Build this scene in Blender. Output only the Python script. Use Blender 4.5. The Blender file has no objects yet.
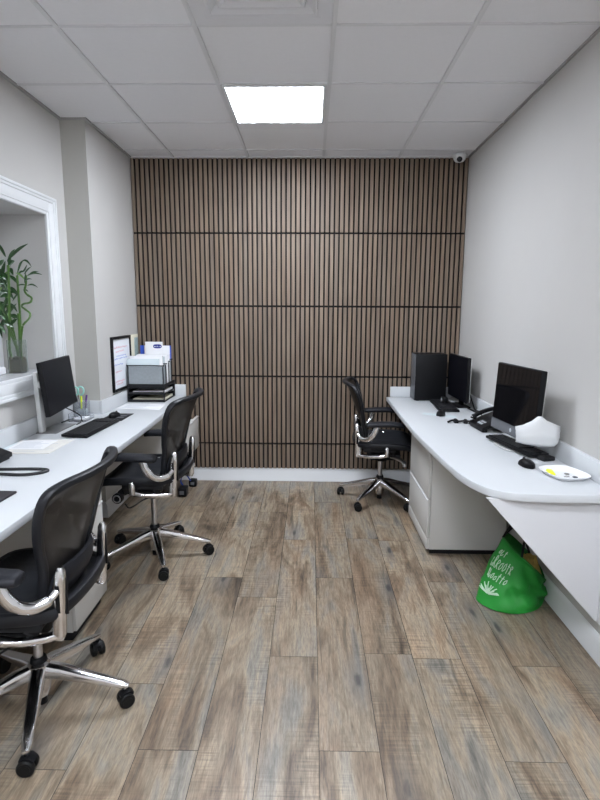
import bpy, bmesh, math, random
from mathutils import Vector, Matrix, Euler
random.seed(7)
SC = bpy.context.scene
COL = SC.collection
PI = math.pi
V = Vector

# ------------------------------------------------------------------ materials
def mat(name, col=(.8, .8, .8), rough=.5, metal=0., spec=.5, bump=0., bscale=200., var=0., vscale=8., coat=0., trans=0., ior=1.45):
    m = bpy.data.materials.new(name); m.use_nodes = True
    nt = m.node_tree; b = nt.nodes['Principled BSDF']
    b.inputs['Base Color'].default_value = (*col, 1)
    b.inputs['Roughness'].default_value = rough
    b.inputs['Metallic'].default_value = metal
    b.inputs['Specular IOR Level'].default_value = spec
    b.inputs['Coat Weight'].default_value = coat
    b.inputs['Transmission Weight'].default_value = trans
    b.inputs['IOR'].default_value = ior
    tc = nt.nodes.new('ShaderNodeTexCoord')
    n = nt.nodes.new('ShaderNodeTexNoise'); n.inputs['Scale'].default_value = vscale; n.inputs['Detail'].default_value = 4
    nt.links.new(tc.outputs['Object'], n.inputs['Vector'])
    mr = nt.nodes.new('ShaderNodeMixRGB'); mr.blend_type = 'MIX'
    mr.inputs['Color1'].default_value = (*[c * (1 - var) for c in col], 1)
    mr.inputs['Color2'].default_value = (*[min(1, c * (1 + var)) for c in col], 1)
    nt.links.new(n.outputs['Fac'], mr.inputs['Fac']); nt.links.new(mr.outputs['Color'], b.inputs['Base Color'])
    if bump:
        n2 = nt.nodes.new('ShaderNodeTexNoise'); n2.inputs['Scale'].default_value = bscale; n2.inputs['Detail'].default_value = 3
        nt.links.new(tc.outputs['Object'], n2.inputs['Vector'])
        bp = nt.nodes.new('ShaderNodeBump'); bp.inputs['Strength'].default_value = bump; bp.inputs['Distance'].default_value = .002
        nt.links.new(n2.outputs['Fac'], bp.inputs['Height']); nt.links.new(bp.outputs['Normal'], b.inputs['Normal'])
    return m

def emit(name, col, s):
    m = bpy.data.materials.new(name); m.use_nodes = True
    nt = m.node_tree; nt.nodes.clear()
    e = nt.nodes.new('ShaderNodeEmission'); e.inputs['Color'].default_value = (*col, 1); e.inputs['Strength'].default_value = s
    o = nt.nodes.new('ShaderNodeOutputMaterial'); nt.links.new(e.outputs[0], o.inputs[0]); return m

def mesh_fabric(name, col, hole, scale, rough=.6):
    """woven mesh: fine threads with see-through gaps"""
    m = mat(name, col, rough, var=.15, vscale=60)
    nt = m.node_tree; b = nt.nodes['Principled BSDF']; b.inputs['Specular IOR Level'].default_value = .2; out = [n for n in nt.nodes if n.type == 'OUTPUT_MATERIAL'][0]
    tr = nt.nodes.new('ShaderNodeBsdfTransparent'); mx = nt.nodes.new('ShaderNodeMixShader')
    tc = nt.nodes.new('ShaderNodeTexCoord')
    w = nt.nodes.new('ShaderNodeTexWave'); w.bands_direction = 'Z'; w.inputs['Scale'].default_value = scale
    nt.links.new(tc.outputs['Object'], w.inputs['Vector'])
    mm = nt.nodes.new('ShaderNodeMath'); mm.operation = 'MULTIPLY'; mm.inputs[1].default_value = hole * 2
    nt.links.new(w.outputs['Fac'], mm.inputs[0])
    nt.links.new(mm.outputs[0], mx.inputs[0]); nt.links.new(b.outputs[0], mx.inputs[1]); nt.links.new(tr.outputs[0], mx.inputs[2])
    nt.links.new(mx.outputs[0], out.inputs['Surface'])
    return m

WALL = mat('wall_paint', (.475, .462, .445), .6, bump=.12, bscale=350, var=.015, spec=.3)
WALLG = mat('wall_darker_tone', (.435, .425, .395), .6, bump=.12, bscale=350, var=.015, spec=.3)
TRIM = mat('white_trim_paint', (.68, .69, .70), .3, var=.01)
SILL = mat('grey_stone_sill', (.42, .42, .43), .25, var=.12, vscale=30)
CEIL = mat('ceiling_tile', (.76, .755, .77), .8, bump=.15, bscale=500, var=.02, vscale=40, spec=.2)
GRID = mat('ceiling_grid_metal', (.66, .66, .67), .5)
ANGLE = mat('wall_angle_shadow_line', (.34, .335, .33), .6)  # wall angle, its dark grey holds the shadow line under the ceiling
VENT = mat('vent_paint', (.66, .66, .68), .45)
LAM = mat('white_laminate', (.535, .55, .565), .38, var=.01, vscale=3)
PED = mat('grey_white_laminate', (.56, .55, .525), .45, var=.015)
GUS = mat('speckled_panel_laminate', (.56, .56, .575), .55, var=.12, vscale=500)
BLK = mat('black_plastic', (.007, .007, .008), .42, spec=.16, var=.1)
BLKM = mat('black_matt_plastic', (.010, .010, .011), .6, spec=.25, var=.1, bump=.2, bscale=600)
BLKG = mat('black_gloss', (.004, .004, .005), .05, spec=.45, var=.05)
SCRM = mat('matt_screen', (.004, .004, .006), .38, spec=.10, var=.05)
RUB = mat('black_rubber', (.007, .007, .007), .5, spec=.2)
GRY = mat('grey_plastic', (.10, .105, .115), .45)
KEY = mat('light_key', (.45, .47, .5), .5)
DKEY = mat('dark_key', (.016, .016, .018), .5, spec=.25)
SILV = mat('silver_plastic', (.62, .62, .61), .35, metal=.3)
ALU = mat('polished_aluminium', (.78, .78, .80), .16, metal=1., var=.03, vscale=20)
ALUB = mat('satin_aluminium', (.62, .62, .64), .28, metal=1., var=.04)
FRAME = mat('graphite_frame', (.012, .0125, .015), .42, spec=.28, var=.1)
PAD = mat('graphite_arm_pad', (.012, .0125, .016), .5, spec=.28, bump=.1, bscale=300)
SEAT = mesh_fabric('seat_mesh_weave', (.014, .015, .018), .05, 60)
BACKM = mesh_fabric('back_mesh_weave', (.030, .027, .025), .08, 95, .45)
PAPER = mat('white_paper', (.72, .72, .73), .7, var=.02)
PAPERB = mat('pale_blue_folder', (.55, .62, .64), .6, var=.03)
PAPERC = mat('cream_paper', (.72, .69, .55), .7, var=.04)
BLUE = mat('blue_card', (.03, .09, .50), .5)
NAVY = mat('navy_ink', (.015, .03, .22), .5)
INKB = mat('blue_marker_ink', (.10, .18, .55), .6)
INKR = mat('red_marker_ink', (.65, .25, .30), .6)
INKG = mat('grey_print', (.42, .45, .50), .7)
WB = mat('whiteboard_face', (.80, .82, .86), .2)
PHOTO = mat('photo_card', (.35, .45, .45), .4, var=.6, vscale=22)
GREEN = mat('green_bag_fabric', (.012, .235, .026), .55, var=.12, vscale=14, bump=.4, bscale=900)
GREENI = mat('green_bag_inside', (.012, .14, .02), .7, var=.15)
PRINT = mat('white_bag_print', (.48, .64, .48), .6)
BROWN = mat('tan_paper_content', (.36, .24, .06), .8, var=.4, vscale=40)
YEL = mat('fluorescent_yellow', (.75, .90, .02), .4)
COIN = mat('dull_coin', (.30, .29, .27), .35, metal=.8)
FOAM = mat('white_foam_plate', (.74, .74, .75), .4)
MASK = mat('white_mask_fabric', (.62, .625, .63), .8, bump=.2, bscale=500)
STALK = mat('bamboo_stalk', (.048, .115, .014), .35, var=.35, vscale=35)
LEAF = mat('bamboo_leaf', (.014, .055, .010), .35, var=.5, vscale=14)
LEAFL = mat('pale_bamboo_leaf', (.13, .25, .05), .4, var=.3, vscale=20)
PEB = mat('brown_pebbles', (.060, .045, .012), .5, var=.6, vscale=90)
TEAL = mat('mint_plastic', (.30, .58, .52), .4)
PURP = mat('purple_plastic', (.10, .04, .18), .4)
CABLE = mat('black_cable', (.012, .012, .013), .5)
CBLUE = mat('blue_cable', (.02, .06, .35), .5)
CLEAR = mat('clear_acrylic', (.93, .95, .98), .05, trans=.92, ior=1.2)
GLASS = mat('clear_glass', (.90, .95, .92), .02, trans=.95, ior=1.25)
PANE = mat('window_pane', (.95, .97, .97), .02, trans=1., ior=1.05)
FELT = mat('black_felt', (.008, .007, .007), .95)
TEAK = mat('dark_teak', (.035, .02, .012), .6, var=.4)
DROOM = mat('next_room_paint', (.55, .55, .56), .8)
GLOW = emit('lit_diffuser', (.845, .905, 1.), 70.0)
SCRIM = mat('smoked_dome', (.02, .02, .025), .1)

# mesh organiser: wire mesh look
ORG = mat('black_wire_mesh', (.012, .0125, .014), .5, spec=.3)
ORGM = mesh_fabric('grey_wire_mesh', (.27, .295, .31), .08, 160)

# slat wood veneer
def wood_slat():
    m = mat('slat_walnut_veneer', (.13, .09, .065), .55)
    nt = m.node_tree; b = nt.nodes['Principled BSDF']
    tc = nt.nodes.new('ShaderNodeTexCoord'); mp = nt.nodes.new('ShaderNodeMapping'); mp.inputs['Scale'].default_value = (55, 55, 2.2)
    n = nt.nodes.new('ShaderNodeTexNoise'); n.inputs['Scale'].default_value = 1; n.inputs['Detail'].default_value = 5
    at = nt.nodes.new('ShaderNodeAttribute'); at.attribute_name = 'tone'
    r = nt.nodes.new('ShaderNodeValToRGB')
    r.color_ramp.elements[0].position = .25; r.color_ramp.elements[0].color = (.125, .088, .062, 1)
    r.color_ramp.elements[1].position = .75; r.color_ramp.elements[1].color = (.235, .178, .132, 1)
    hs = nt.nodes.new('ShaderNodeMixRGB'); hs.blend_type = 'MULTIPLY'; hs.inputs['Fac'].default_value = 1
    L = nt.links.new
    L(tc.outputs['Object'], mp.inputs['Vector']); L(mp.outputs['Vector'], n.inputs['Vector']); L(n.outputs['Fac'], r.inputs['Fac'])
    L(r.outputs['Color'], hs.inputs['Color1']); L(at.outputs['Color'], hs.inputs['Color2']); L(hs.outputs['Color'], b.inputs['Base Color'])
    return m
SLAT = wood_slat(); SLATE = mat('slat_black_edge', (.022, .018, .016), .7)

def floor_mat():
    m = bpy.data.materials.new('wood_look_plank'); m.use_nodes = True
    nt = m.node_tree; b = nt.nodes['Principled BSDF']; N = nt.nodes.new; L = nt.links.new
    tc = N('ShaderNodeTexCoord'); at = N('ShaderNodeAttribute'); at.attribute_name = 'plank'
    sc_ = N('ShaderNodeVectorMath'); sc_.operation = 'MULTIPLY_ADD'; sc_.inputs[1].default_value = (37, 53, 29)
    L(at.outputs['Color'], sc_.inputs[0]); L(tc.outputs['Object'], sc_.inputs[2])
    sep = N('ShaderNodeSeparateColor'); L(at.outputs['Color'], sep.inputs[0])
    def noise(scale, det=5, rough=.6, dist=0.):
        mp = N('ShaderNodeMapping'); mp.inputs['Scale'].default_value = scale; L(sc_.outputs[0], mp.inputs['Vector'])
        n = N('ShaderNodeTexNoise'); n.inputs['Scale'].default_value = 1; n.inputs['Detail'].default_value = det
        n.inputs['Roughness'].default_value = rough; n.inputs['Distortion'].default_value = dist
        L(mp.outputs['Vector'], n.inputs['Vector']); return n.outputs['Fac']
    def ramp(f, stops):
        r = N('ShaderNodeValToRGB'); e = r.color_ramp.elements
        while len(e) < len(stops): e.new(.5)
        for k, (p_, c) in enumerate(stops): e[k].position = p_; e[k].color = (*c, 1)
        L(f, r.inputs['Fac']); return r.outputs['Color']
    def mix(fac, a, c, mode='MIX'):
        x = N('ShaderNodeMixRGB'); x.blend_type = mode
        if isinstance(fac, float): x.inputs['Fac'].default_value = fac
        else: L(fac, x.inputs['Fac'])
        for s, v in ((1, a), (2, c)):
            if isinstance(v, tuple): x.inputs[s].default_value = (*v, 1)
            else: L(v, x.inputs[s])
        return x.outputs['Color']
    def mth(op, a, c):
        x = N('ShaderNodeMath'); x.operation = op; x.use_clamp = True
        for s, v in ((0, a), (1, c)):
            if isinstance(v, (float, int)): x.inputs[s].default_value = v
            else: L(v, x.inputs[s])
        return x.outputs[0]
    big = noise((7.5, 1.5, 1), 4, .6, .8)
    base = ramp(big, [(.28, (.070, .056, .045)), (.40, (.185, .140, .104)), (.52, (.315, .265, .208)), (.62, (.265, .250, .228)), (.76, (.125, .124, .122))])
    warm = noise((5, 1.1, 3), 3)
    base = mix(mth('MULTIPLY', ramp(warm, [(.5, (0, 0, 0)), (.75, (1, 1, 1))]), .55), base, (.34, .225, .150))
    grain = noise((85, 4.5, 1), 5, .65, .3)
    base = mix(.50, base, ramp(grain, [(.30, (.40, .39, .38)), (.50, (.95, .95, .95)), (.70, (1.38, 1.36, 1.33))]), 'MULTIPLY')
    fine = noise((190, 22, 1), 4, .7)
    base = mix(.50, base, ramp(fine, [(.34, (.45, .45, .45)), (.5, (1, 1, 1)), (.66, (1.45, 1.43, 1.40))]), 'MULTIPLY')
    saw = noise((5, 140, 1), 2, .5)
    msk = ramp(noise((4, 2, 5), 2), [(.48, (0, 0, 0)), (.62, (1, 1, 1))])
    base = mix(mth('MULTIPLY', msk, .45), base, ramp(saw, [(.38, (.50, .50, .50)), (.58, (1.35, 1.32, 1.28))]), 'MULTIPLY')
    # dark streaks
    st = noise((22, 1.7, 2), 4, .6, 1.2)
    base = mix(mth('MULTIPLY', ramp(st, [(.60, (0, 0, 0)), (.70, (1, 1, 1))]), .6), base, (.085, .075, .066))
    # blue-grey knots
    mp = N('ShaderNodeMapping'); mp.inputs['Scale'].default_value = (3.1, .95, 1); L(sc_.outputs[0], mp.inputs['Vector'])
    vo = N('ShaderNodeTexVoronoi'); vo.voronoi_dimensions = '2D'; vo.inputs['Scale'].default_value = 1; L(mp.outputs['Vector'], vo.inputs['Vector'])
    sc2 = N('ShaderNodeSeparateColor'); L(vo.outputs['Color'], sc2.inputs[0])
    gate = ramp(sc2.outputs[0], [(.42, (0, 0, 0)), (.46, (1, 1, 1))])
    wob = noise((30, 14, 1), 3)
    dd = N('ShaderNodeMath'); dd.operation = 'MULTIPLY_ADD'; dd.inputs[1].default_value = .07; L(wob, dd.inputs[0]); L(vo.outputs['Distance'], dd.inputs[2])
    halo = ramp(dd.outputs[0], [(.07, (1, 1, 1)), (.25, (0, 0, 0))])
    base = mix(mth('MULTIPLY', mth('MULTIPLY', halo, gate), .60), base, (.150, .155, .168))
    kn = ramp(dd.outputs[0], [(.055, (1, 1, 1)), (.085, (0, 0, 0))])
    base = mix(mth('MULTIPLY', mth('MULTIPLY', kn, gate), .8), base, (.045, .045, .050))
    # each plank its own tone
    tone = ramp(sep.outputs[0], [(0, (.72, .69, .63)), (.5, (.84, .80, .725)), (1, (.95, .905, .815))])
    base = mix(1., base, tone, 'MULTIPLY')
    L(base, b.inputs['Base Color'])
    b.inputs['Roughness'].default_value = .42
    rr = ramp(grain, [(.3, (.50, .50, .50)), (.7, (.36, .36, .36))]); L(rr, b.inputs['Roughness'])
    bp = N('ShaderNodeBump'); bp.inputs['Strength'].default_value = .25; bp.inputs['Distance'].default_value = .001
    L(grain, bp.inputs['Height']); L(bp.outputs['Normal'], b.inputs['Normal'])
    return m
FLOOR = floor_mat()
GROUT = mat('dark_grout', (.035, .032, .03), .9)

# ------------------------------------------------------------------ mesh helpers
def _merge(bm, t, mi=0):
    for f in t.faces: f.material_index = mi
    me = bpy.data.meshes.new('tmp'); t.to_mesh(me); t.free()
    bm.from_mesh(me); bpy.data.meshes.remove(me)

def box(bm, a, b, bev=0., mi=0, M=None, seg=2):
    t = bmesh.new()
    a = V(a); b = V(b); lo = V(map(min, a, b)); hi = V(map(max, a, b))
    bmesh.ops.create_cube(t, size=1)
    for v in t.verts: v.co = V((lo[i] + (v.co[i] + .5) * (hi[i] - lo[i]) for i in range(3)))
    if bev: bmesh.ops.bevel(t, geom=t.edges[:], offset=bev, segments=seg, affect='EDGES', profile=.5)
    if M is not None: t.transform(M)
    _merge(bm, t, mi); return bm

def frame_of(d, up=None):
    d = d.normalized(); u = V(up) if up else (V((0, 0, 1)) if abs(d.z) < .9 else V((1, 0, 0)))
    s = d.cross(u)
    if s.length < 1e-6: s = d.cross(V((1, .3, 0)))
    s.normalize(); return s, s.cross(d).normalized()

def loft(bm, rings, caps=True, closed=False, mi=0, cyc=True):
    t = bmesh.new(); R = [[t.verts.new(p) for p in r] for r in rings]; n = len(R[0])
    for i in range(len(R) - (0 if closed else 1)):
        a = R[i]; b = R[(i + 1) % len(R)]
        for k in range(n if cyc else n - 1):
            q = (k + 1) % n
            try: t.faces.new((a[k], a[q], b[q], b[k]))
            except ValueError: pass
    if caps and not closed and cyc:
        t.faces.new(R[0][::-1]); t.faces.new(R[-1])
    bmesh.ops.recalc_face_normals(t, faces=t.faces[:])
    _merge(bm, t, mi); return bm

def smooth_path(pts, n=6, closed=False):
    P = [V(p) for p in pts]; out = []; m = len(P)
    for i in range(m if closed else m - 1):
        p1, p2 = P[i], P[(i + 1) % m]
        p0 = P[(i - 1) % m] if closed or i > 0 else p1 * 2 - p2
        p3 = P[(i + 2) % m] if closed or i < m - 2 else p2 * 2 - p1
        for k in range(n):
            s = k / n
            out.append(.5 * ((2 * p1) + (p2 - p0) * s + (2 * p0 - 5 * p1 + 4 * p2 - p3) * s * s + (3 * p1 - p0 - 3 * p2 + p3) * s ** 3))
    if not closed: out.append(P[-1])
    return out

def tube(bm, pts, r, n=8, closed=False, up=None, asp=1., mi=0, power=2.):
    """sweep an (super)ellipse: r radius (scalar / list) along `side`, r*asp along `up`"""
    P = [V(p) for p in pts]; rings = []; m = len(P)
    for i in range(m):
        if closed: d = P[(i + 1) % m] - P[(i - 1) % m]
        else: d = P[min(i + 1, m - 1)] - P[max(i - 1, 0)]
        s, u = frame_of(d, up)
        ri = r[i] if isinstance(r, (list, tuple)) else r
        ai = asp[i] if isinstance(asp, (list, tuple)) else asp
        ring = []
        for k in range(n):
            a = 2 * PI * (k + .5) / n; c, q = math.cos(a), math.sin(a)
            c = math.copysign(abs(c) ** (2 / power), c); q = math.copysign(abs(q) ** (2 / power), q)
            ring.append(P[i] + s * c * ri + u * q * ri * ai)
        rings.append(ring)
    return loft(bm, rings, closed=closed, mi=mi)

def cyl(bm, p0, p1, r0, r1=None, n=20, bev=0., mi=0):
    p0, p1 = V(p0), V(p1); r1 = r0 if r1 is None else r1
    s, u = frame_of(p1 - p0); d = (p1 - p0).normalized(); rings = []
    def ring(c, r): return [c + (s * math.cos(2 * PI * k / n) + u * math.sin(2 * PI * k / n)) * r for k in range(n)]
    if bev: rings = [ring(p0, r0 - bev), ring(p0 + d * bev, r0), ring(p1 - d * bev, r1), ring(p1, r1 - bev)]
    else: rings = [ring(p0, r0), ring(p1, r1)]
    return loft(bm, rings, mi=mi)

def lathe(bm, prof, c=(0, 0, 0), n=28, mi=0, M=None):
    t = bmesh.new(); rings = [[V((r * math.cos(2 * PI * k / n), r * math.sin(2 * PI * k / n), z)) for k in range(n)] for r, z in prof]
    loft(t, rings)
    t.transform(Matrix.Translation(c) if M is None else M)
    _merge(bm, t, mi); return bm

def prism(bm, poly, z0, z1, bev=0., mi=0, M=None, seg=2):
    t = bmesh.new(); vs = [t.verts.new((p[0], p[1], z0)) for p in poly]
    f = t.faces.new(vs); r = bmesh.ops.extrude_face_region(t, geom=[f])
    for v in r['geom']:
        if isinstance(v, bmesh.types.BMVert): v.co.z = z1
    bmesh.ops.recalc_face_normals(t, faces=t.faces[:])
    if bev:
        ed = [e for e in t.edges if abs(e.verts[0].co.z - e.verts[1].co.z) < 1e-9]
        bmesh.ops.bevel(t, geom=ed, offset=bev, segments=seg, affect='EDGES', profile=.5)
    if M is not None: t.transform(M)
    _merge(bm, t, mi); return bm

def obj(name, bm, m, parent=None, ang=38, loc=None, rot=None):
    for f in bm.faces: f.smooth = True
    for e in bm.edges:
        if len(e.link_faces) == 2:
            if e.calc_face_angle(0) > math.radians(ang): e.smooth = False
    me = bpy.data.meshes.new(name); bm.to_mesh(me); bm.free()
    for x in (m if isinstance(m, (list, tuple)) else [m]): me.materials.append(x)
    o = bpy.data.objects.new(name, me); COL.objects.link(o)
    if parent: o.parent = parent
    if loc: o.location = loc
    if rot: o.rotation_euler = rot
    return o

def tag(o, label, cat, group=None):
    o['label'] = label; o['category'] = cat
    if group: o['group'] = group
    return o

def thing(name, label, cat, loc=(0, 0, 0), rotz=0., group=None):
    o = bpy.data.objects.new(name, None); COL.objects.link(o); o.empty_display_size = .1
    o.location = loc; o.rotation_euler = (0, 0, rotz); return tag(o, label, cat, group)

def struct(name, bm, m, parent=None, label=None, ang=38):
    o = obj(name, bm, m, parent, ang)
    if parent is None: o['kind'] = 'structure'
    if label: o['label'] = label
    return o
B = bmesh.new

# ------------------------------------------------------------------ room
XL, XC, XR, YB, YF, ZC = -1.65, -1.485, 1.264, 4.62, -2.3, 2.72
T = .61
# floor planks
bm = B(); lay = bm.loops.layers.color.new('plank'); PW, PL, G = .2085, 1.2192, .0011
box(bm, (XL - .2, YF - .1, -.05), (XR + .1, YB + .1, -.0012), mi=1)
known = {-1: 2.14, 0: 1.63, 1: .95, 2: 2.14, 3: 1.60, -2: 2.63, -3: 1.62, 4: 2.10, -4: 1.95, -5: 2.75, 5: 1.35}
for k in range(-9, 7):
    x0 = .040 + (k - 0) * PW; x1 = x0 + PW
    if x1 < XL or x0 > XR: continue
    off = known.get(k, 1 + random.random())
    for j in range(-6, 5):
        y0 = off + j * PL; y1 = y0 + PL
        a, b_ = max(y0 + G, YF), min(y1 - G, YB)
        if b_ - a < .01: continue
        c = (random.random(), random.random(), random.random(), 1)
        xa, xb = max(x0 + G, XL - .05), min(x1 - G, XR)
        f = bm.faces.new([bm.verts.new(p) for p in ((xa, a, 0), (xb, a, 0), (xb, b_, 0), (xa, b_, 0))])
        for l in f.loops: l[lay] = c
struct('floor', bm, [FLOOR, GROUT])
# right wall, rear wall, left wall with recess, column
bm = B(); box(bm, (XR, YF, 0), (XR + .1, YB + .1, ZC + .05)); struct('wall_right', bm, WALL)
bm = B(); box(bm, (XL - .5, YF - .1, 0), (XR + .1, YF, ZC + .05)); struct('wall_rear', bm, WALL)
WY0, WY1, WZ0, WZ1 = 1.9, 3.422, 1.118, 2.075      # recess opening
XO = -2.0
bm = B()
box(bm, (XO, YF, 0), (XL, WY0, ZC + .05)); box(bm, (XO, WY1, 0), (XL, YB + .1, ZC + .05))
box(bm, (XO, WY0, 0), (XL, WY1, WZ0 - .02)); box(bm, (XO, WY0, WZ1), (XL, WY1, ZC + .05))
struct('wall_left', bm, WALL)
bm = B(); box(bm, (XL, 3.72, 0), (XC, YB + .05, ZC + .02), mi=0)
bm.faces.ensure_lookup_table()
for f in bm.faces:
    if f.normal.y < -.9: f.material_index = 1  # near face a little darker than the rest of the column
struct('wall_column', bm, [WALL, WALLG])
# casing round the recess
def casing_ring(y0, y1, z0, z1, w, x0, x1):
    return [[(x, y, z) for x in (x0, x1)] for y, z in ((y0, z0), (y1, z1))]
bm = B(); cw = .112
for (d0, d1, t) in ((0, .022, .016), (.020, cw - .030, .022), (cw - .034, cw - .014, .027), (cw - .018, cw, .032)):
    box(bm, (XL, WY1 + d0, WZ0 - d1), (XL + t, WY1 + d1, WZ1 + d1), .003)
    box(bm, (XL, WY0 - d1, WZ0 - d1), (XL + t, WY0 - d0, WZ1 + d1), .003)
    box(bm, (XL, WY0 - d0, WZ1 + d0), (XL + t, WY1 + d0, WZ1 + d1), .003)
    box(bm, (XL, WY0 - d0, WZ0 - d1), (XL + t, WY1 + d0, WZ0 - d0), .003)
struct('trim_1', bm, TRIM, label='white moulded casing around the window recess')
bm = B(); box(bm, (XO - .02, WY0, WZ0 - .02), (XL - .001, WY1, WZ0), .002); struct('window_1_sill', bm, SILL).name = 'trim_2'
# window at the back of the recess
w1 = bpy.data.objects.new('window_1', None); COL.objects.link(w1); w1['kind'] = 'structure'
w1['label'] = 'white framed pane at the back of the left recess'
fx = XO + .005
bm = B()
box(bm, (fx - .03, WY1 - .065, WZ0), (fx + .02, WY1 - .002, WZ1), .006); box(bm, (fx - .03, WY0, WZ0), (fx + .02, WY0 + .06, WZ1), .006)
box(bm, (fx - .03, WY0 + .06, WZ0), (fx + .02, WY1 - .06, WZ0 + .05), .006); box(bm, (fx - .03, WY0 + .06, WZ1 - .05), (fx + .02, WY1 - .06, WZ1), .006)
obj('window_frame', bm, TRIM, w1)
bm = B(); box(bm, (fx - .008, WY0 + .06, WZ0 + .05), (fx - .002, WY1 - .06, WZ1 - .05)); obj('pane', bm, PANE, w1)
# the neighbouring room seen through it
bm = B(); box(bm, (-3.5, .5, 0), (-3.4, 5.5, ZC)); box(bm, (-3.5, 5.4, 0), (XO, 5.5, ZC)); box(bm, (-3.5, .5, ZC), (XO, 5.5, ZC + .1)); box(bm, (-3.5, .5, -.1), (XO, 5.5, 0)); box(bm, (-3.5, .4, 0), (XO, .5, ZC))
struct('wall_beyond', bm, DROOM)
t = thing('ceiling_light', 'added ceiling panel beyond the recess window, to light the recess', 'light', (-2.75, 3.0, ZC))  # added lamp, brightens the recess through the pane
bm = B(); box(bm, (-.3, -.3, -.012), (.3, .3, 0), .002); obj('frame', bm, TRIM, t)
bm = B(); box(bm, (-.27, -.27, -.014), (.27, .27, -.0125)); obj('diffuser', bm, GLOW, t)
bm = B(); box(bm, (-3.38, 3.9, 0), (-2.2, 4.3, 1.66), .01); struct('door_1', bm, TEAK, label='dark brown door leaf beyond the recess window')
# back wall of slats
bm = B(); box(bm, (XL, YB, 0), (XR + .1, YB + .1, ZC + .05))
wb_ = struct('wall_back', bm, FELT, label='accent wall of walnut slats on black felt')
bm = B(); lay = bm.loops.layers.color.new('tone')
rows = [.118, .343, .938, 1.535, 2.131, ZC - .004]; ns = 69; pitch = (XR - XC) / ns
for i in range(5):
    z0, z1 = rows[i] + (.008 if i else 0), rows[i + 1] - (.008 if i < 4 else 0)
    for k in range(ns):
        x0 = XC + k * pitch + .0066; x1 = x0 + pitch - .0134
        n0 = len(bm.faces); box(bm, (x0, YB - .021, z0), (x1, YB, z1)); bm.faces.ensure_lookup_table()
        c = random.uniform(.95, 1.05); h = random.uniform(-.02, .02)
        for f in bm.faces[n0:]:
            if abs(f.calc_center_median().x - (x0 + x1) / 2) > .005: f.material_index = 1
            for l in f.loops: l[lay] = (c * (1 + h), c, c * (1 - h), 1)
obj('slat_panel', bm, [SLAT, SLATE], wb_)
# baseboards
def baseboard(name, a, b, d):
    bm = B(); a = V(a); b = V(b); n = V(d)
    prof = [(0, 0), (.020, 0), (.020, .012), (.016, .022), (.0145, .085), (.011, .100), (.006, .112), (0, .116)]
    loft(bm, [[p + n * x + V((0, 0, z)) for x, z in prof] for p in (a, b)]); struct(name, bm, TRIM)
baseboard('baseboard_right', (XR, YF, 0), (XR, YB, 0), (-1, 0, 0))
baseboard('baseboard_back', (XC, YB, 0), (XR, YB, 0), (0, -1, 0))
baseboard('baseboard_left', (XL, YF, 0), (XL, 3.72, 0), (1, 0, 0))
baseboard('baseboard_column', (XC, 3.70, 0), (XC, YB, 0), (1, 0, 0))
baseboard('baseboard_column_front', (XL, 3.72, 0), (XC, 3.72, 0), (0, -1, 0))
# ceiling and grid
X0, Y0 = -1.128, 2.573
bm = B(); vx0, vx1, vy0, vy1 = X0 + T + .012, X0 + 2 * T - .012, Y0 - T + .012, Y0 - .012
box(bm, (XL - .1, YF - .1, ZC + .008), (XR + .1, vy0, ZC + .06)); box(bm, (XL - .1, vy1, ZC + .008), (XR + .1, YB + .1, ZC + .06))
box(bm, (XL - .1, vy0, ZC + .008), (vx0, vy1, ZC + .06)); box(bm, (vx1, vy0, ZC + .008), (XR + .1, vy1, ZC + .06)); box(bm, (vx0 - .02, vy0 - .02, ZC + .16), (vx1 + .02, vy1 + .02, ZC + .2))
struct('ceiling', bm, CEIL)
bm = B()
for k in range(-2, 6):
    x = X0 + k * T
    if XL < x < XR: box(bm, (x - .0105, YF, ZC), (x + .0105, YB, ZC + .009)); box(bm, (x - .003, YF, ZC - .0015), (x + .003, YB, ZC))
for k in range(-10, 5):
    y = Y0 + k * T
    if YF < y < YB: box(bm, (XL, y - .007, ZC + .0015), (XR, y + .007, ZC + .009))
struct('trim_3', bm, GRID, label='grey metal grid between the ceiling tiles')
bm = B()
box(bm, (XR - .012, YF, ZC - .004), (XR, YB, ZC + .009)); box(bm, (XL, YF, ZC - .004), (XL + .018, 3.72, ZC + .009))
box(bm, (XC, 3.70, ZC - .004), (XC + .018, YB, ZC + .009)); box(bm, (XL, 3.702, ZC - .004), (XC, 3.72, ZC + .009))
struct('trim_4', bm, ANGLE, label='thin angle where ceiling meets the walls, shadow line in its grey')
bm = B(); box(bm, (XC, YB - .034, ZC - .002), (XR, YB, ZC + .009)); struct('trim_5', bm, GRID, label='pale angle where ceiling meets the slat wall')

# ceiling lights
def light_panel(cx, cy, label):
    t = thing('ceiling_light', label, 'light', (cx, cy, ZC), 0, 'ceiling light panels')
    h = T / 2 - .013; w = .021; bm = B()
    for s in (-1, 1):
        box(bm, (s * h, -h, -.006), (s * (h - w), h, .008), .002); box(bm, (-h + w, s * h, -.006), (h - w, s * (h - w * .6), .008), .002)
    obj('frame', bm, TRIM, t)
    bm = B(); box(bm, (-h + w, -h + w * .6, -.003), (h - w, h - w * .6, .004)); obj('diffuser', bm, GLOW, t)
    return t
lx = X0 + 1.5 * T
light_panel(lx, Y0 + 1.5 * T, 'square lit ceiling panel nearest the slat wall')
light_panel(lx, Y0 - 3.5 * T, 'square lit ceiling panel overhead, behind the vent')
light_panel(lx + 2 * T, Y0 - 5.5 * T, 'square lit ceiling panel at the rear right of the room')
light_panel(lx - T, Y0 - 6.5 * T, 'square lit ceiling panel at the rear left of the room')
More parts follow.
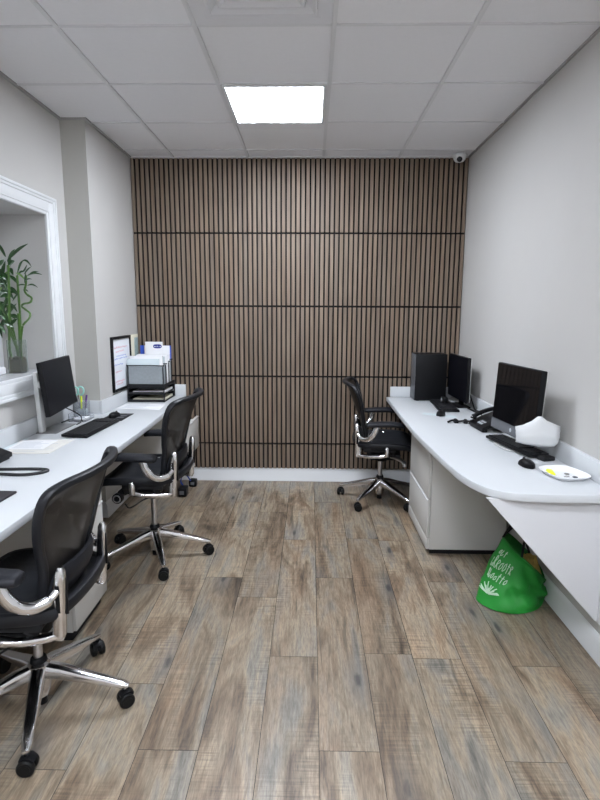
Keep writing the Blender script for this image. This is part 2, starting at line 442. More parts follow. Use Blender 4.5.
# vent
vt = thing('ceiling_vent', 'square white four way ceiling vent with stepped louvres', 'vent', (lx, Y0 - .5 * T, ZC))
h = T / 2 - .012
def sq_ring(bm, h0, z0, h1, z1, th=.004):
    def r(hh, z): return [V((-hh, -hh, z)), V((hh, -hh, z)), V((hh, hh, z)), V((-hh, hh, z))]
    loft(bm, [r(h0, z0), r(h1, z1), r(h1, z1 + th), r(h0, z0 + th)], closed=True)
bm = B(); sq_ring(bm, h, 0, h - .048, .002, .006); sq_ring(bm, h - .048, .002, h - .061, .008, .004); obj('frame', bm, VENT, vt)
for k in range(4):
    a = h - .062 - k * .053
    bm = B(); sq_ring(bm, a, .006, a - .010, .006, .003); sq_ring(bm, a - .010, .006, a - .046, .040, .003); sq_ring(bm, a - .046, .040, a - .053, .006, .003); obj('louvre', bm, VENT, vt)
bm = B(); a = h - .062 - 4 * .053; box(bm, (-a, -a, .004), (a, a, .008)); obj('centre_plate', bm, VENT, vt)
# dome camera
cm = thing('security_camera', 'small white dome security camera in ceiling corner by slat wall', 'camera', (1.165, 4.52, ZC))
bm = B(); lathe(bm, [(0.0, 0), (.055, 0), (.057, -.012), (.050, -.024), (.0, -.024)]); obj('mount', bm, TRIM, cm)
bm = B(); lathe(bm, [(.048, -.022), (.046, -.036), (.034, -.052), (.014, -.058), (0, -.059)]); obj('dome_housing', bm, TRIM, cm)
bm = B(); lathe(bm, [(0, 0), (.022, 0), (.02, .012), (.010, .019), (0, .021)], M=Matrix.Translation((-.008, -.030, -.040)) @ Matrix.Rotation(math.radians(125), 4, 'X')); obj('lens', bm, SCRIM, cm)

# ------------------------------------------------------------------ desks
ZD = .77
curve = [(.655, 4.578), (.644, 3.9), (.640, 3.3), (.649, 2.94), (.661, 2.64), (.678, 2.385), (.688, 2.325), (.702, 2.268), (.718, 2.222), (.738, 2.178), (.762, 2.147), (.793, 2.124), (.835, 2.108), (.885, 2.099), (.95, 2.093), (1.05, 2.091), (1.243, 2.091), (1.243, 4.578)]
bm = B(); prism(bm, curve, ZD - .036, ZD, .006); tag(obj('worktop', bm, LAM), 'white right hand worktop with a rounded front end', 'worktop')
bm = B(); box(bm, (1.2435, 2.091, ZD - .036), (XR, 4.5985, .86), .003); box(bm, (.688, 4.5785, ZD), (1.2435, 4.5985, .858), .003); struct('trim_6', bm, LAM, label='white upstand behind the right hand worktop')
gs = thing('worktop_bracket', 'white triangular support panel under the rounded worktop end', 'bracket', (0, 0, 0))
bm = B()
gp = [(.735, .7335), (1.236, .7335), (1.236, .190), (1.226, .190)]
prism(bm, gp, -.010, .010, .002, M=Matrix.Translation((0, 2.15, 0)) @ Matrix.Rotation(PI / 2, 4, 'X'))
obj('panel', bm, GUS, gs)
bm = B(); box(bm, (1.2365, 2.120, .182), (1.2635, 2.18, .7335), .001); ct = obj('wall_cleat', bm, TRIM, gs)
for z in (.24, .36, .48, .60):
    bm = B(); cyl(bm, (1.250, 2.120, z), (1.250, 2.1175, z), .005, n=10); obj('screw', bm, ALUB, ct)

bm = B(); prism(bm, [(-1.02, .6), (-1.02, 2.2), (-1.035, 3.2), (-1.055, 4.0), (-1.078, 4.578), (XC + .0205, 4.578), (XC + .0205, 3.6995), (XL + .0205, 3.6995), (XL + .0205, .6)][::-1], ZD - .036, ZD, .005); tag(obj('worktop', bm, LAM), 'long white left hand worktop under the window recess', 'worktop')
bm = B()
box(bm, (XL, .6, ZD - .036), (XL + .02, 3.72, .865), .003); box(bm, (XL + .02, 3.70, ZD - .036), (XC, 3.7195, .865), .003)
box(bm, (XC, 3.70, ZD - .036), (XC + .02, 4.578, .865), .003); box(bm, (XC, 4.5785, ZD - .036), (-1.078, 4.5985, .865), .003)
struct('trim_7', bm, LAM, label='white upstand behind the left hand worktop')

# right drawer pedestal
def drawer_unit(name, label, x0, x1, y0, y1, z0, seams, front, out=None):
    """cabinet with drawer fronts on the side `front` (-1: faces -x, +1: faces +x)"""
    t = thing(name, label, 'drawer unit', (0, 0, 0))
    zt = .734; bm = B()
    fx_, bx = (x0, x1) if front < 0 else (x1, x0)
    box(bm, (fx_ - front * .018, y0, z0), (bx, y1, zt), .002); obj('body', bm, PED, t)
    zs = seams + [zt - .004]
    for i in range(len(seams)):
        o_ = (out[i] if out else 0) * front
        if i < 0: continue
        bm = B(); box(bm, (fx_ - front * .016 + o_, y0 + .001, zs[i] + .002), (fx_ + o_, y1 - .001, zs[i + 1] - .002), .003)
        if o_: box(bm, (fx_ - front * .30 + o_, y0 + .02, zs[i] + .03), (fx_ - front * .016 + o_, y0 + .032, zs[i + 1] - .03)); box(bm, (fx_ - front * .30 + o_, y1 - .032, zs[i] + .03), (fx_ - front * .016 + o_, y1 - .02, zs[i + 1] - .03)); box(bm, (fx_ - front * .30 + o_, y0 + .032, zs[i] + .03), (fx_ - front * .016 + o_, y1 - .032, zs[i] + .04))
        d = obj('drawer', bm, PED, t)
        bm = B(); box(bm, (fx_ + o_, y0 + .004, zs[i + 1] - .010), (fx_ + front * .005 + o_, y1 - .004, zs[i + 1] - .004), .001); obj('pull_edge', bm, TRIM, d)
    return t
pr_ = drawer_unit('drawer_pedestal', 'white two drawer pedestal under the right hand counter', .727, 1.215, 3.16, 3.77, .035, [.105, .36], -1)
bm = B(); box(bm, (.755, 3.18, 0), (1.20, 3.75, .0345)); obj('plinth', bm, BLKM, pr_)
bm = B(); box(bm, (.7265, 3.162, .037), (.7445, 3.768, .103), .002); obj('kick_panel', bm, PED, pr_)
bm = B(); cyl(bm, (.7265, 3.66, .69), (.723, 3.66, .69), .007, n=14); obj('lock', bm, ALUB, pr_)
pl_ = drawer_unit('drawer_pedestal', 'white drawer pedestal under left counter behind the nearest chair', -1.56, -1.05, 2.21, 2.58, .05, [.055, .36, .55], 1)
bm = B(); box(bm, (-1.54, 2.23, 0), (-1.08, 2.56, .0495)); obj('plinth', bm, BLKM, pl_)
pf_ = drawer_unit('drawer_pedestal', 'white wall-hung drawer unit under left counter end, drawer pulled open', XC + .004, -1.085, 4.08, 4.555, .325, [.33, .60], 1, [.115, 0])

# ------------------------------------------------------------------ office chairs
def back_depth(z, u):
    pts = [(.42, -.085), (.50, -.125), (.58, -.160), (.66, -.186), (.74, -.212), (.82, -.242), (.90, -.272), (1.0, -.312)]
    for (za, xa), (zb, xb) in zip(pts, pts[1:]):
        if z <= zb or zb == 1.0:
            k = (z - za) / (zb - za); x = xa + (xb - xa) * k; break
    return x + .075 * (abs(u) / .27) ** 2 * (1 if z > .6 else max(.4, (z - .42) / .18))
def smoothstep(a): a = max(0, min(1, a)); return a * a * (3 - 2 * a)
HOOP = [(.0, .958), (.13, .957), (.225, .951), (.270, .926), (.273, .865), (.254, .79), (.226, .72), (.197, .655), (.180, .60), (.170, .54), (.156, .475), (.115, .438), (.0, .428)]
def half_width(z):
    best = .2
    for (ua, za), (ub, zb) in zip(HOOP[2:], HOOP[3:]):
        if zb <= z <= za: best = ua + (ub - ua) * (za - z) / (za - zb)
    return best

def make_chair(label, h):
    t = thing('office_chair', label, 'chair', (0, 0, 0), 0, 'black mesh office chairs')
    # --- base
    bm = B()
    lathe(bm, [(0, .045), (.026, .045), (.034, .070), (.040, .10), (.043, .155), (.040, .178), (.030, .186), (0, .186)], n=24)
    for k in range(5):
        a = 2 * PI * k / 5; d = V((math.cos(a), math.sin(a), 0))
        pts = [d * .025 + V((0, 0, .150)), d * .08 + V((0, 0, .143)), d * .16 + V((0, 0, .124)), d * .25 + V((0, 0, .104)), d * .312 + V((0, 0, .089)), d * .336 + V((0, 0, .084))]
        tube(bm, pts, [.026, .026, .0235, .020, .017, .011], n=12, asp=[1.15, 1.0, .85, .75, .7, .6], power=3.2)
        cyl(bm, d * .322 + V((0, 0, .090)), d * .322 + V((0, 0, .058)), .0065, n=10)
    obj('five_star_base', bm, ALU, t)
    cbm = None
    for k in range(5):
        a = 2 * PI * k / 5 + .0; d = V((math.cos(a), math.sin(a), 0)) * .322
        if cbm is None:
            bm = B()
            for s in (-1, 1):
                cyl(bm, (0, s * .006, .029), (0, s * .027, .029), .029, n=24, bev=.004)
                cyl(bm, (0, s * .027, .029), (0, s * .029, .029), .018, n=20)
            c0 = obj('caster', bm, RUB, t); cbm = c0.data
            bm = B(); tube(bm, [(-.024, 0, .030), (-.018, 0, .050), (-.004, 0, .060), (.012, 0, .060), (.024, 0, .048)], .019, n=10, asp=.35, power=3); cyl(bm, (0, 0, .05), (0, 0, .070), .010, n=12)
            hd = obj('hood', bm, BLK, c0)
        else:
            c0 = bpy.data.objects.new('caster', cbm); COL.objects.link(c0); c0.parent = t
            h2 = hd.copy(); COL.objects.link(h2); h2.parent = c0
        c0.location = d; c0.rotation_euler = (0, 0, [.6, 2.2, 1.1, 2.9, .1][k])
    bm = B(); cyl(bm, (0, 0, .180), (0, 0, .205), .031, .028, n=22, bev=.004); obj('column_collar', bm, BLK, t)
    bm = B(); cyl(bm, (0, 0, .20), (0, 0, .40 + h), .0165, n=20); obj('gas_column', bm, ALUB, t)
    bm = B(); cyl(bm, (0, 0, .012), (0, 0, .05), .020, n=16); obj('column_foot', bm, BLK, t)
    up = lambda name, bm, m, par=t: obj(name, bm, m, par, loc=(0, 0, h) if par is t else None)
    # --- tilt mechanism
    bm = B(); box(bm, (-.09, -.085, .345), (.11, .085, .418), .018, seg=3); box(bm, (-.03, -.045, .325), (.05, .045, .36), .012); cyl(bm, (.03, -.20, .415), (.03, .20, .415), .017, n=16)
    tube(bm, smooth_path([(.10, .05, .38), (.16, .11, .36), (.15, .17, .37)], 4), .006, n=8); up('tilt_mechanism', bm, BLK)
    bm = B(); cyl(bm, (.135, .10, .385), (.135, .20, .385), .012, n=14); cyl(bm, (.135, .185, .385), (.135, .222, .385), .030, n=22, bev=.004); kn = up('tension_knob', bm, BLK)
    bm = B(); tube(bm, [(.135 + .020 * math.cos(2 * PI * q / 20), .2225, .385 + .020 * math.sin(2 * PI * q / 20)) for q in range(20)], .004, n=6, closed=True); obj('knob_ring', bm, ALUB, kn)
    bm = B(); tube(bm, smooth_path([(.07, -.15, .395), (.12, -.19, .392), (.16, -.225, .375), (.168, -.235, .345)], 5), [.014] * 5 + [.017] * 5 + [.02] * 6, n=10, asp=.7); up('tilt_lever', bm, ALUB)
    bm = B(); tube(bm, smooth_path([(-.08, .20, .405), (-.02, .22, .385), (.06, .22, .335), (.10, .19, .345)], 5), .004, n=6); up('control_cable', bm, CABLE)
    # --- side links, pivots, posts, arm brackets, pads
    for s in (-1, 1):
        Y = .190 * s; YP = .238 * s
        bm = B(); tube(bm, smooth_path([(.045, YP, .438), (.0, YP, .424), (-.07, YP * .97, .416), (-.14, Y * 1.06, .412), (-.180, Y, .420)], 5), [.020] * 8 + [.017] * 13, n=12, asp=.75, power=3); up('side_link', bm, ALU)
        bm = B(); tube(bm, [(.028, YP, .425), (.030, YP, .455), (.032, YP, .495), (.032, YP, .512)], [.028, .034, .033, .018], n=14, asp=.62, power=2.6); pv = up('pivot', bm, ALU)
        bm = B(); cyl(bm, (.032, YP + s * .012, .488), (.032, YP + s * .021, .488), .018, n=18, bev=.002); obj('pivot_cap', bm, BLK, pv)
        bm = B(); tube(bm, [(-.178, Y, .402), (-.180, Y, .42), (-.186, Y, .50), (-.193, Y, .60), (-.196, Y, .645), (-.196, Y, .660)], [.016, .021, .020, .018, .016, .009], n=12, asp=.88, up=(0, 1, 0), power=3.4); po = up('back_post', bm, ALU)
        bm = B(); box(bm, (-.196, Y + s * .0160, .505), (-.182, Y + s * .0182, .60), .0006); box(bm, (-.196, Y - s * .0182, .505), (-.182, Y - s * .0160, .60), .0006)
        box(bm, (-.213, Y - s * .010, .49), (-.203, Y - s * .003, .62), .001); obj('slot', bm, BLK, po)
        bm = B(); tube(bm, smooth_path([(-.186, Y + s * .010, .580), (-.168, Y + s * .035, .560), (-.130, Y + s * .068, .552), (-.095, Y + s * .092, .572), (-.065, Y + s * .104, .615), (-.052, Y + s * .105, .655)], 6), [.013] * 6 + [.019] * 13 + [.022] * 12, n=12, asp=.95, up=(0, 1, 0), power=2.6); up('arm_bracket', bm, ALU)
        yc = Y + s * .108
        bm = B(); rr = []
        for x, w, tk, z in ((-.128, .020, .010, .672), (-.122, .034, .016, .673), (-.10, .043, .019, .675), (-.03, .045, .020, .679), (.06, .044, .020, .681), (.115, .040, .018, .676), (.140, .032, .015, .670), (.148, .018, .009, .667)):
            rr.append([V((x, yc + w * math.copysign(abs(math.cos(a)) ** .75, math.cos(a)), z + tk * math.copysign(abs(math.sin(a)) ** .75, math.sin(a)))) for a in [2 * PI * (q + .5) / 16 for q in range(16)]])
        loft(bm, rr); up('arm_pad', bm, PAD)
    # --- seat
    def seat_z(x, y):
        z = .495 + .018 * (abs(y) / .25) ** 2
        if x > .13: z -= .055 * ((x - .13) / .15) ** 2
        if x < -.12: z += .03 * ((-.12 - x) / .1) ** 2
        return z
    out = [(.275, 0), (.270, .12), (.250, .205), (.19, .245), (.06, .252), (-.07, .240), (-.15, .215), (-.195, .16), (-.21, 0)]
    full = out + [(x, -y) for x, y in out[-2:0:-1]]
    pth = smooth_path([(x, y, seat_z(x, y)) for x, y in full], 4, closed=True)
    bm = B(); tube(bm, [p + V((0, 0, -.012)) for p in pth], .017, n=10, closed=True, asp=1.35, power=2.6); up('seat_frame', bm, FRAME)
    bm = B(); nx, ny = 22, 16; g = []
    def wid(x):
        best = .2
        for (xa, ya), (xb, yb) in zip(out, out[1:]):
            if xb <= x <= xa: best = ya + (yb - ya) * (xa - x) / (xa - xb + 1e-9)
        return best
    for i in range(nx + 1):
        x = -.2 + .465 * i / nx; w = max(.03, wid(x)); row = []
        for j in range(ny + 1):
            y = -w + 2 * w * j / ny
            row.append(V((x, y, seat_z(x, y) + .004 - .020 * (1 - (y / w) ** 2) * smoothstep(min(1, (x + .2) / .2)))))
        g.append(row)
    loft(bm, g, caps=False, cyc=False)
    up('seat_mesh', bm, SEAT)
    bm = B(); box(bm, (-.10, -.20, .405), (.14, .20, .425), .008); box(bm, (-.14, -.235, .448), (.10, -.215, .485), .008); box(bm, (-.14, .215, .448), (.10, .235, .485), .008)
    tube(bm, [(-.10, -.19, .415), (-.08, -.225, .46)], .014, n=8); tube(bm, [(-.10, .19, .415), (-.08, .225, .46)], .014, n=8)
    tube(bm, [(.09, -.19, .415), (.08, -.225, .46)], .014, n=8); tube(bm, [(.09, .19, .415), (.08, .225, .46)], .014, n=8); up('seat_carrier', bm, BLKM)
    # --- back
    full = HOOP + [(-u, z) for u, z in HOOP[-2:0:-1]]
    pth = smooth_path([(back_depth(z, u), u, z) for u, z in full], 5, closed=True)
    bm = B(); tube(bm, pth, [.0145 if p.z > .55 else .014 for p in pth], n=10, closed=True, up=(1, 0, 0), asp=1.15, power=2.5); up('back_frame', bm, FRAME)
    bm = B(); g = []
    zs = [.432 + (.953 - .432) * i / 26 for i in range(27)]
    for z in zs:
        w = half_width(z) if .438 < z < .946 else (.11 if z <= .438 else .20)
        g.append([V((back_depth(z, u) + .010 * (1 - (u / w) ** 2), u, z)) for u in [-w + 2 * w * j / 14 for j in range(15)]])
    loft(bm, g, caps=False, cyc=False); up('back_mesh', bm, BACKM)
    # lumbar pad
    bm = B(); g = []
    for i in range(9):
        z = .495 + .135 * i / 8; e = math.sin(PI * (i + .4) / 8.8) ** .5; w = .165 * (.78 + .22 * e)
        front = [V((back_depth(z, u) - .010, u, z)) for u in [-w + 2 * w * j / 10 for j in range(11)]]
        rear = [p + V((-.030 * e * (1 - abs(p.y / w) ** 4 * .8) - .004, 0, 0)) for p in front[::-1]]
        g.append(front + rear)
    loft(bm, g); up('lumbar_pad', bm, PAD)
    for s in (-1, 1):
        bm = B(); tube(bm, smooth_path([(-.168, s * .182, .445), (-.165, s * .165, .455), (-.160, s * .150, .475)], 4), .012, n=8)
        up('back_bracket', bm, ALUB)
    return t

def copy_chair(src, label):
    c = src.copy(); COL.objects.link(c); c['label'] = label
    for ch in list(src.children):
        d = ch.copy(); COL.objects.link(d); d.parent = c
        for g_ in list(ch.children):
            e = g_.copy(); COL.objects.link(e); e.parent = d
    return c
def base_turn(ch, a):
    """swivel the five-star base under the seat"""
    R_ = Matrix.Rotation(a, 4, 'Z')
    for o in ch.children:
        if o.name.startswith(('five_star_base', 'caster')):
            if o.name.startswith('five'): o.rotation_euler = (0, 0, a)
            else: o.location = R_ @ o.location; o.rotation_euler.z += a
LOW = ('five_star_base', 'caster', 'column_collar', 'column_foot')
ch1 = make_chair('nearest black mesh office chair at left counter, back turned to viewer', 0)
ch2 = copy_chair(ch1, 'black mesh office chair at left counter beyond the nearest one')
ch3 = copy_chair(ch1, 'black mesh office chair facing the right hand counter')
def place(ch, x, y, face, basea, h):
    ch.location = (x, y, 0); ch.rotation_euler = (0, 0, math.radians(face))
    base_turn(ch, math.radians(basea - face))
    for o in ch.children:
        if not o.name.startswith(LOW): o.location.z += 0 if o.name.startswith('gas_column') else h * .5 if o.name.startswith('arm_') else h
place(ch1, -1.02, 1.825, 181, 1, .0)
place(ch2, -.947, 3.103, 177.6, 5.8, .055)
place(ch3, .562, 4.155, -4, 17, .0)

# ------------------------------------------------------------------ left counter: monitor etc.
mn = thing('monitor', 'black screen on silver stand on left counter', 'monitor', (-1.525, 3.20, ZD))
M_ = Matrix.Rotation(math.radians(7.7), 4, 'Z') @ Matrix.Translation((.005, 0, .282)) @ Matrix.Rotation(math.radians(-6), 4, 'Y')
bm = B(); box(bm, (-.022, -.262, -.155), (.004, .262, .155), .003, M=M_); box(bm, (-.045, -.16, -.10), (-.022, .16, .09), .012, M=M_); obj('housing', bm, BLK, mn)
bm = B(); box(bm, (.0035, -.257, -.148), (.0048, .257, .151), M=M_); obj('screen', bm, SCRM, mn)
bm = B(); box(bm, (-.015, -.118, .004), (.012, -.072, .365), .005, M=Matrix.Translation((-.072, 0, 0)) @ Matrix.Rotation(math.radians(-2), 4, 'Y')); cyl(bm, (-.075, -.095, .29), (-.025, -.095, .29), .022, n=16); obj('neck', bm, SILV, mn)
bm = B(); box(bm, (-.102, -.122, 0), (.020, .150, .007), .002); obj('base', bm, mat('grey_metal_base', (.30, .30, .30), .3, metal=.8), mn)

def cable(name, pts, r, m, label, cat='cable', n=6, closed=False):
    bm = B(); tube(bm, smooth_path(pts, 6, closed), r, n=n, closed=closed); return tag(obj(name, bm, m), label, cat)
cable('cable', [(-1.57, 3.22, .93), (-1.53, 3.36, .86), (-1.50, 3.42, .81), (-1.495, 3.40, .775), (-1.49, 3.33, .775)], .0035, CABLE, 'black cable looping down behind the left counter screen')
cable('cable', [(-1.61, 3.38, .776), (-1.60, 3.48, .776), (-1.56, 3.52, .776), (-1.50, 3.44, .776)], .005, CABLE, 'short black cable lying beside the silver screen stand')

def keyboard(label, x, y, z, rot, L_=.47, W_=.155, tilt=2.5):
    t = thing('keyboard', label, 'keyboard', (x, y, z), rot)
    t.rotation_euler = (math.radians(0), math.radians(tilt), rot)
    bm = B(); box(bm, (-W_ / 2, -L_ / 2, 0.001), (W_ / 2, L_ / 2, .016), .004); kb = bm; rows = 6; cols = 20
    for i in range(rows):
        for j in range(cols):
            if j in (15,) or (j == 19 and i == 0): continue
            if i == 5 and 4 <= j <= 8:
                if j == 4: dy = 5
                else: continue
            else: dy = 1
            x0 = W_ / 2 - .012 - (i + 1) * (W_ - .024) / rows; y0 = -L_ / 2 + .010 + j * (L_ - .02) / cols
            box(kb, (-x0 - (W_ - .024) / rows + .0015, y0 + .001, .015), (-x0 - .0015, y0 + dy * (L_ - .02) / cols - .001, .021), mi=1)
    obj('case', bm, [BLK, DKEY], t)
    bm = B(); box(bm, (-W_ / 2 + .002, L_ / 2 - .06, .0158), (-W_ / 2 + .008, L_ / 2 - .03, .0166)); obj('indicator_strip', bm, GRY, t)
    return t
# keys side: columns run along y
keyboard('long black keyboard on left counter in front of the screen', -1.343, 3.215, ZD + .003, math.radians(-2.5), .475, .155)
def mouse(label, x, y, z, rot):
    t = thing('mouse', label, 'mouse', (x, y, z), rot)
    bm = B(); rr = []
    for i in range(11):
        s = -1 + 2 * i / 10; w = .031 * math.sqrt(max(.04, 1 - abs(s) ** 2.6)); hh = .034 * math.sqrt(max(.03, 1 - ((s + .12) / 1.13) ** 2 if abs(s + .12) < 1.12 else .03))
        rr.append([V((s * .056, w * math.cos(a), max(0, hh * math.sin(a) ** .8 if math.sin(a) > 0 else 0) + .002)) for a in [PI * q / 12 for q in range(13)]] + [V((s * .056, 0, .001))])
    loft(bm, rr); obj('body', bm, BLK, t)
    bm = B(); cyl(bm, (.028, -.004, .030), (.028, .004, .030), .007, n=14); obj('scroll_wheel', bm, RUB, t)
    return t
bm = B(); box(bm, (-1.405, 3.47, ZD), (-1.252, 3.722, ZD + .003), .001)
for a, b_ in (((-1.33, 3.57), (-1.275, 3.60)), ((-1.33, 3.63), (-1.275, 3.66)), ((-1.35, 3.51), (-1.30, 3.53)), ((-1.38, 3.66), (-1.345, 3.70)), ((-1.29, 3.685), (-1.262, 3.71))): box(bm, (*a, ZD + .0029), (*b_, ZD + .0033), mi=1)
tag(obj('mouse_mat', bm, [BLKM, GRY]), 'small black printed mouse mat on left counter', 'mouse mat')
mouse('black mouse on the printed mat at the end of left keyboard', -1.345, 3.60, ZD + .003, math.radians(80))

# papers on left counter
def sheet(label, pts, z, m=PAPER, ink=None, group=None, th=.0012, name='paper_sheet', cat='paper', lines=0):
    bm = B(); prism(bm, pts, z, z + th)
    if lines:
        a, b_, c, d = [V((*p, 0)) for p in pts]
        for i in range(lines):
            s = .12 + .78 * i / lines
            p0 = a.lerp(d, s); p1 = b.lerp(c, s) if False else b_.lerp(c, s)
            q0 = p0.lerp(p1, .1); q1 = p0.lerp(p1, random.uniform(.55, .92)); w = (d - a).normalized() * .003
            t = [(q0 - w), (q1 - w), (q1 + w), (q0 + w)]
            prism(bm, [(p.x, p.y) for p in t], z + th, z + th + .0002, mi=1)
    return tag(obj(name, bm, [m, ink or INKG]), label, cat, group)
sheet('large white paper desk pad lying on left counter', [(-1.555, 2.622), (-1.332, 2.634), (-1.335, 2.94), (-1.62, 2.90)], ZD, mat('desk_pad_paper', (.62, .60, .56), .6), lines=7, th=.004, name='desk_pad')
sheet('loose printed sheet resting on the left counter desk pad', [(-1.59, 2.70), (-1.40, 2.71), (-1.41, 2.91), (-1.60, 2.89)], ZD + .0045, PAPER, lines=8)
sheet('pale blue sheet beside the wall splash on left counter', [(-1.622, 2.62), (-1.58, 2.60), (-1.605, 2.95), (-1.624, 2.95)], ZD, PAPERB)
sheet('white printed sheet in front of the black desk organiser', [(-1.455, 3.93), (-1.115, 3.885), (-1.135, 4.13), (-1.44, 4.15)], ZD, PAPER, lines=9)
# desk phone at the frame edge
def desk_phone(label, x, y, rot, s=1.):
    t = thing('desk_phone', label, 'phone', (x, y, ZD), rot)
    t.scale = (s, s, s)
    bm = B(); prism(bm, [(-.10, .010), (.105, .074), (.105, .088), (.060, .094), (-.10, .030)], -.115, .115, .003, M=Matrix.Rotation(PI / 2, 4, 'X')); box(bm, (.05, -.09, 0), (.09, .09, .075), .004); box(bm, (-.095, -.10, 0), (-.06, .10, .02), .003)
    obj('body', bm, BLK, t)
    sl = math.atan2(.064, .205)
    M = Matrix.Translation((0, 0, .052)) @ Matrix.Rotation(-sl, 4, 'Y')
    bm = B()
    for i in range(4):
        for j in range(3): box(bm, (-.080 + i * .022, -.045 + j * .024, .004), (-.064 + i * .022, -.027 + j * .024, .014), .002, M=M)
    obj('keypad', bm, KEY, t)
    bm = B(); box(bm, (.025, -.095, .002), (.085, .02, .013), .002, M=M); obj('display', bm, SCRM, t)
    bm = B(); pts = [(-.085, .078, .052), (-.078, .078, .068), (-.045, .078, .088), (.01, .078, .108), (.06, .078, .118), (.092, .078, .116), (.102, .078, .102)]
    tube(bm, smooth_path(pts, 4), [.020] * 5 + [.016] * 15 + [.020] * 5, n=12, asp=.8, power=3)
    obj('handset', bm, BLK, t); return t
desk_phone('black desk phone partly out of frame on left counter', -1.575, 2.44, math.radians(180), 1.0)
cable('lanyard', [(-1.45, 2.33, ZD + .006), (-1.36, 2.345, ZD + .006), (-1.25, 2.352, ZD + .006), (-1.195, 2.338, ZD + .006), (-1.192, 2.315, ZD + .006), (-1.215, 2.285, ZD + .006), (-1.27, 2.262, ZD + .006), (-1.36, 2.268, ZD + .006), (-1.45, 2.285, ZD + .006)], .0075, CABLE, 'black looped strap lying on left counter', 'strap', 8, True)
bm = B(); box(bm, (-1.42, 1.86, ZD), (-1.176, 2.045, ZD + .010), .003, M=Matrix.Translation((-1.3, 1.95, 0)) @ Matrix.Rotation(math.radians(-2), 4, 'Z') @ Matrix.Translation((1.3, -1.95, 0)))
tag(obj('notebook', bm, mat('black_cover', (.018, .014, .018), .5)), 'closed black notebook near the front of left counter', 'notebook')

# pen cup and clear holder
pc = thing('pen_holder', 'clear acrylic pen holder by the left splash', 'pen holder', (-1.582, 3.63, ZD))
def open_box(bm, a, b, t, mi=0):
    (x0, y0, z0), (x1, y1, z1) = a, b
    box(bm, (x0, y0, z0), (x1, y1, z0 + t), mi=mi); box(bm, (x0, y0, z0 + t), (x0 + t, y1, z1), mi=mi); box(bm, (x1 - t, y0, z0 + t), (x1, y1, z1), mi=mi)
    box(bm, (x0 + t, y0, z0 + t), (x1 - t, y0 + t, z1), mi=mi); box(bm, (x0 + t, y1 - t, z0 + t), (x1 - t, y1, z1), mi=mi)
bm = B(); open_box(bm, (-.042, -.04, 0), (.042, .04, .105), .003); obj('cup', bm, CLEAR, pc)
bm = B(); box(bm, (-.030, -.03, .003), (.030, .03, .05), .003); obj('label_insert', bm, PAPERB, pc)
def pen(label, dx, dy, lean, ht, m, tip):
    t = thing('pen', label, 'pen', (-1.582 + dx, 3.63 + dy, ZD + .054)); t.rotation_euler = lean
    bm = B(); cyl(bm, (0, 0, 0), (0, 0, ht), .0055, n=10, bev=.001); obj('barrel', bm, m, t)
    bm = B(); cyl(bm, (0, 0, ht - .035), (0, 0, ht + .004), .0065, n=10, bev=.001); obj('cap', bm, tip, t)
pen('yellow highlighter standing in the clear pen holder', .005, -.015, (.05, .05, 0), .085, YEL, YEL)
pen('purple marker standing in the clear pen holder', .024, .005, (-.05, .12, 0), .09, PURP, PURP)
pen('dark pen leaning in the clear pen holder', -.020, .012, (.05, -.12, 0), .09, GRY, BLK)
sci = thing('scissors', 'mint handled scissors standing in the clear pen holder', 'scissors', (-1.59, 3.605, ZD + .055))
for s in (-1, 1):
    bm = B(); tube(bm, [V((s * .016 + .021 * math.cos(a), 0, .125 + .028 * math.sin(a))) for a in [2 * PI * k / 20 for k in range(20)]], .006, n=8, closed=True, up=(0, 1, 0)); obj('handle', bm, TEAL, sci, loc=(0, s * .006, 0))
    bm = B(); tube(bm, [(s * .010, s * .001, .10), (0, s * .001, .05), (-s * .006, s * .001, 0)], [.007, .006, .002], n=6, asp=.3); obj('blade', bm, ALUB, sci)
ah = thing('card_holder', 'clear acrylic card holder on left counter beside the keyboard', 'holder', (-1.53, 3.50, ZD))
bm = B(); box(bm, (-.055, -.075, 0), (.055, .075, .003)); box(bm, (-.055, -.075, .003), (-.052, .075, .055)); box(bm, (.052, -.075, .003), (.055, .075, .022)); box(bm, (-.052, -.075, .003), (.052, -.072, .04)); box(bm, (-.052, .072, .003), (.052, .075, .04)); obj('tray', bm, CLEAR, ah)
bm = B(); box(bm, (-.035, -.05, .0035), (.035, .05, .016), .001); box(bm, (-.02, -.035, .0161), (.02, .005, .0166), mi=1); tag(obj('card_stack', bm, [PAPER, INKG], loc=(-1.53, 3.50, ZD)), 'stack of small white cards in the clear holder', 'cards')

# whiteboard
wbt = thing('whiteboard', 'black framed whiteboard with faint notes on left column', 'whiteboard', (XC, 4.165, 1.09))
bm = B(); yw, zw = .208, .208
for s in (-1, 1): box(bm, (0, s * yw, -zw), (.020, s * (yw - .020), zw), .003); box(bm, (0, -yw + .02, s * zw), (.020, yw - .02, s * (zw - .020)), .003)
obj('frame', bm, BLK, wbt)
bm = B(); box(bm, (.001, -yw + .018, -zw + .018), (.010, yw - .018, zw - .018)); obj('board', bm, WB, wbt)
def scribble(bm, y0, y1, z, amp, x=.0104, mi=0):
    n = int((y1 - y0) / .008); pts = [V((x, y0 + (y1 - y0) * i / n, z + amp * math.sin(i * 1.9 + random.random() * 2) * random.uniform(.3, 1))) for i in range(n + 1)]
    tube(bm, pts, .0013, n=4, mi=mi)
bm = B(); scribble(bm, -.16, .13, .125, .010); scribble(bm, -.13, .05, .095, .008); obj('red_writing', bm, INKR, wbt)
bm = B(); scribble(bm, -.17, .12, .04, .009); scribble(bm, -.17, .02, -.005, .009); scribble(bm, -.12, .10, .06, .006); obj('blue_writing', bm, INKB, wbt)
bm = B(); scribble(bm, -.15, -.02, -.06, .008); scribble(bm, -.15, .04, -.135, .010); scribble(bm, -.13, .0, -.155, .008); obj('pink_writing', bm, INKR, wbt)

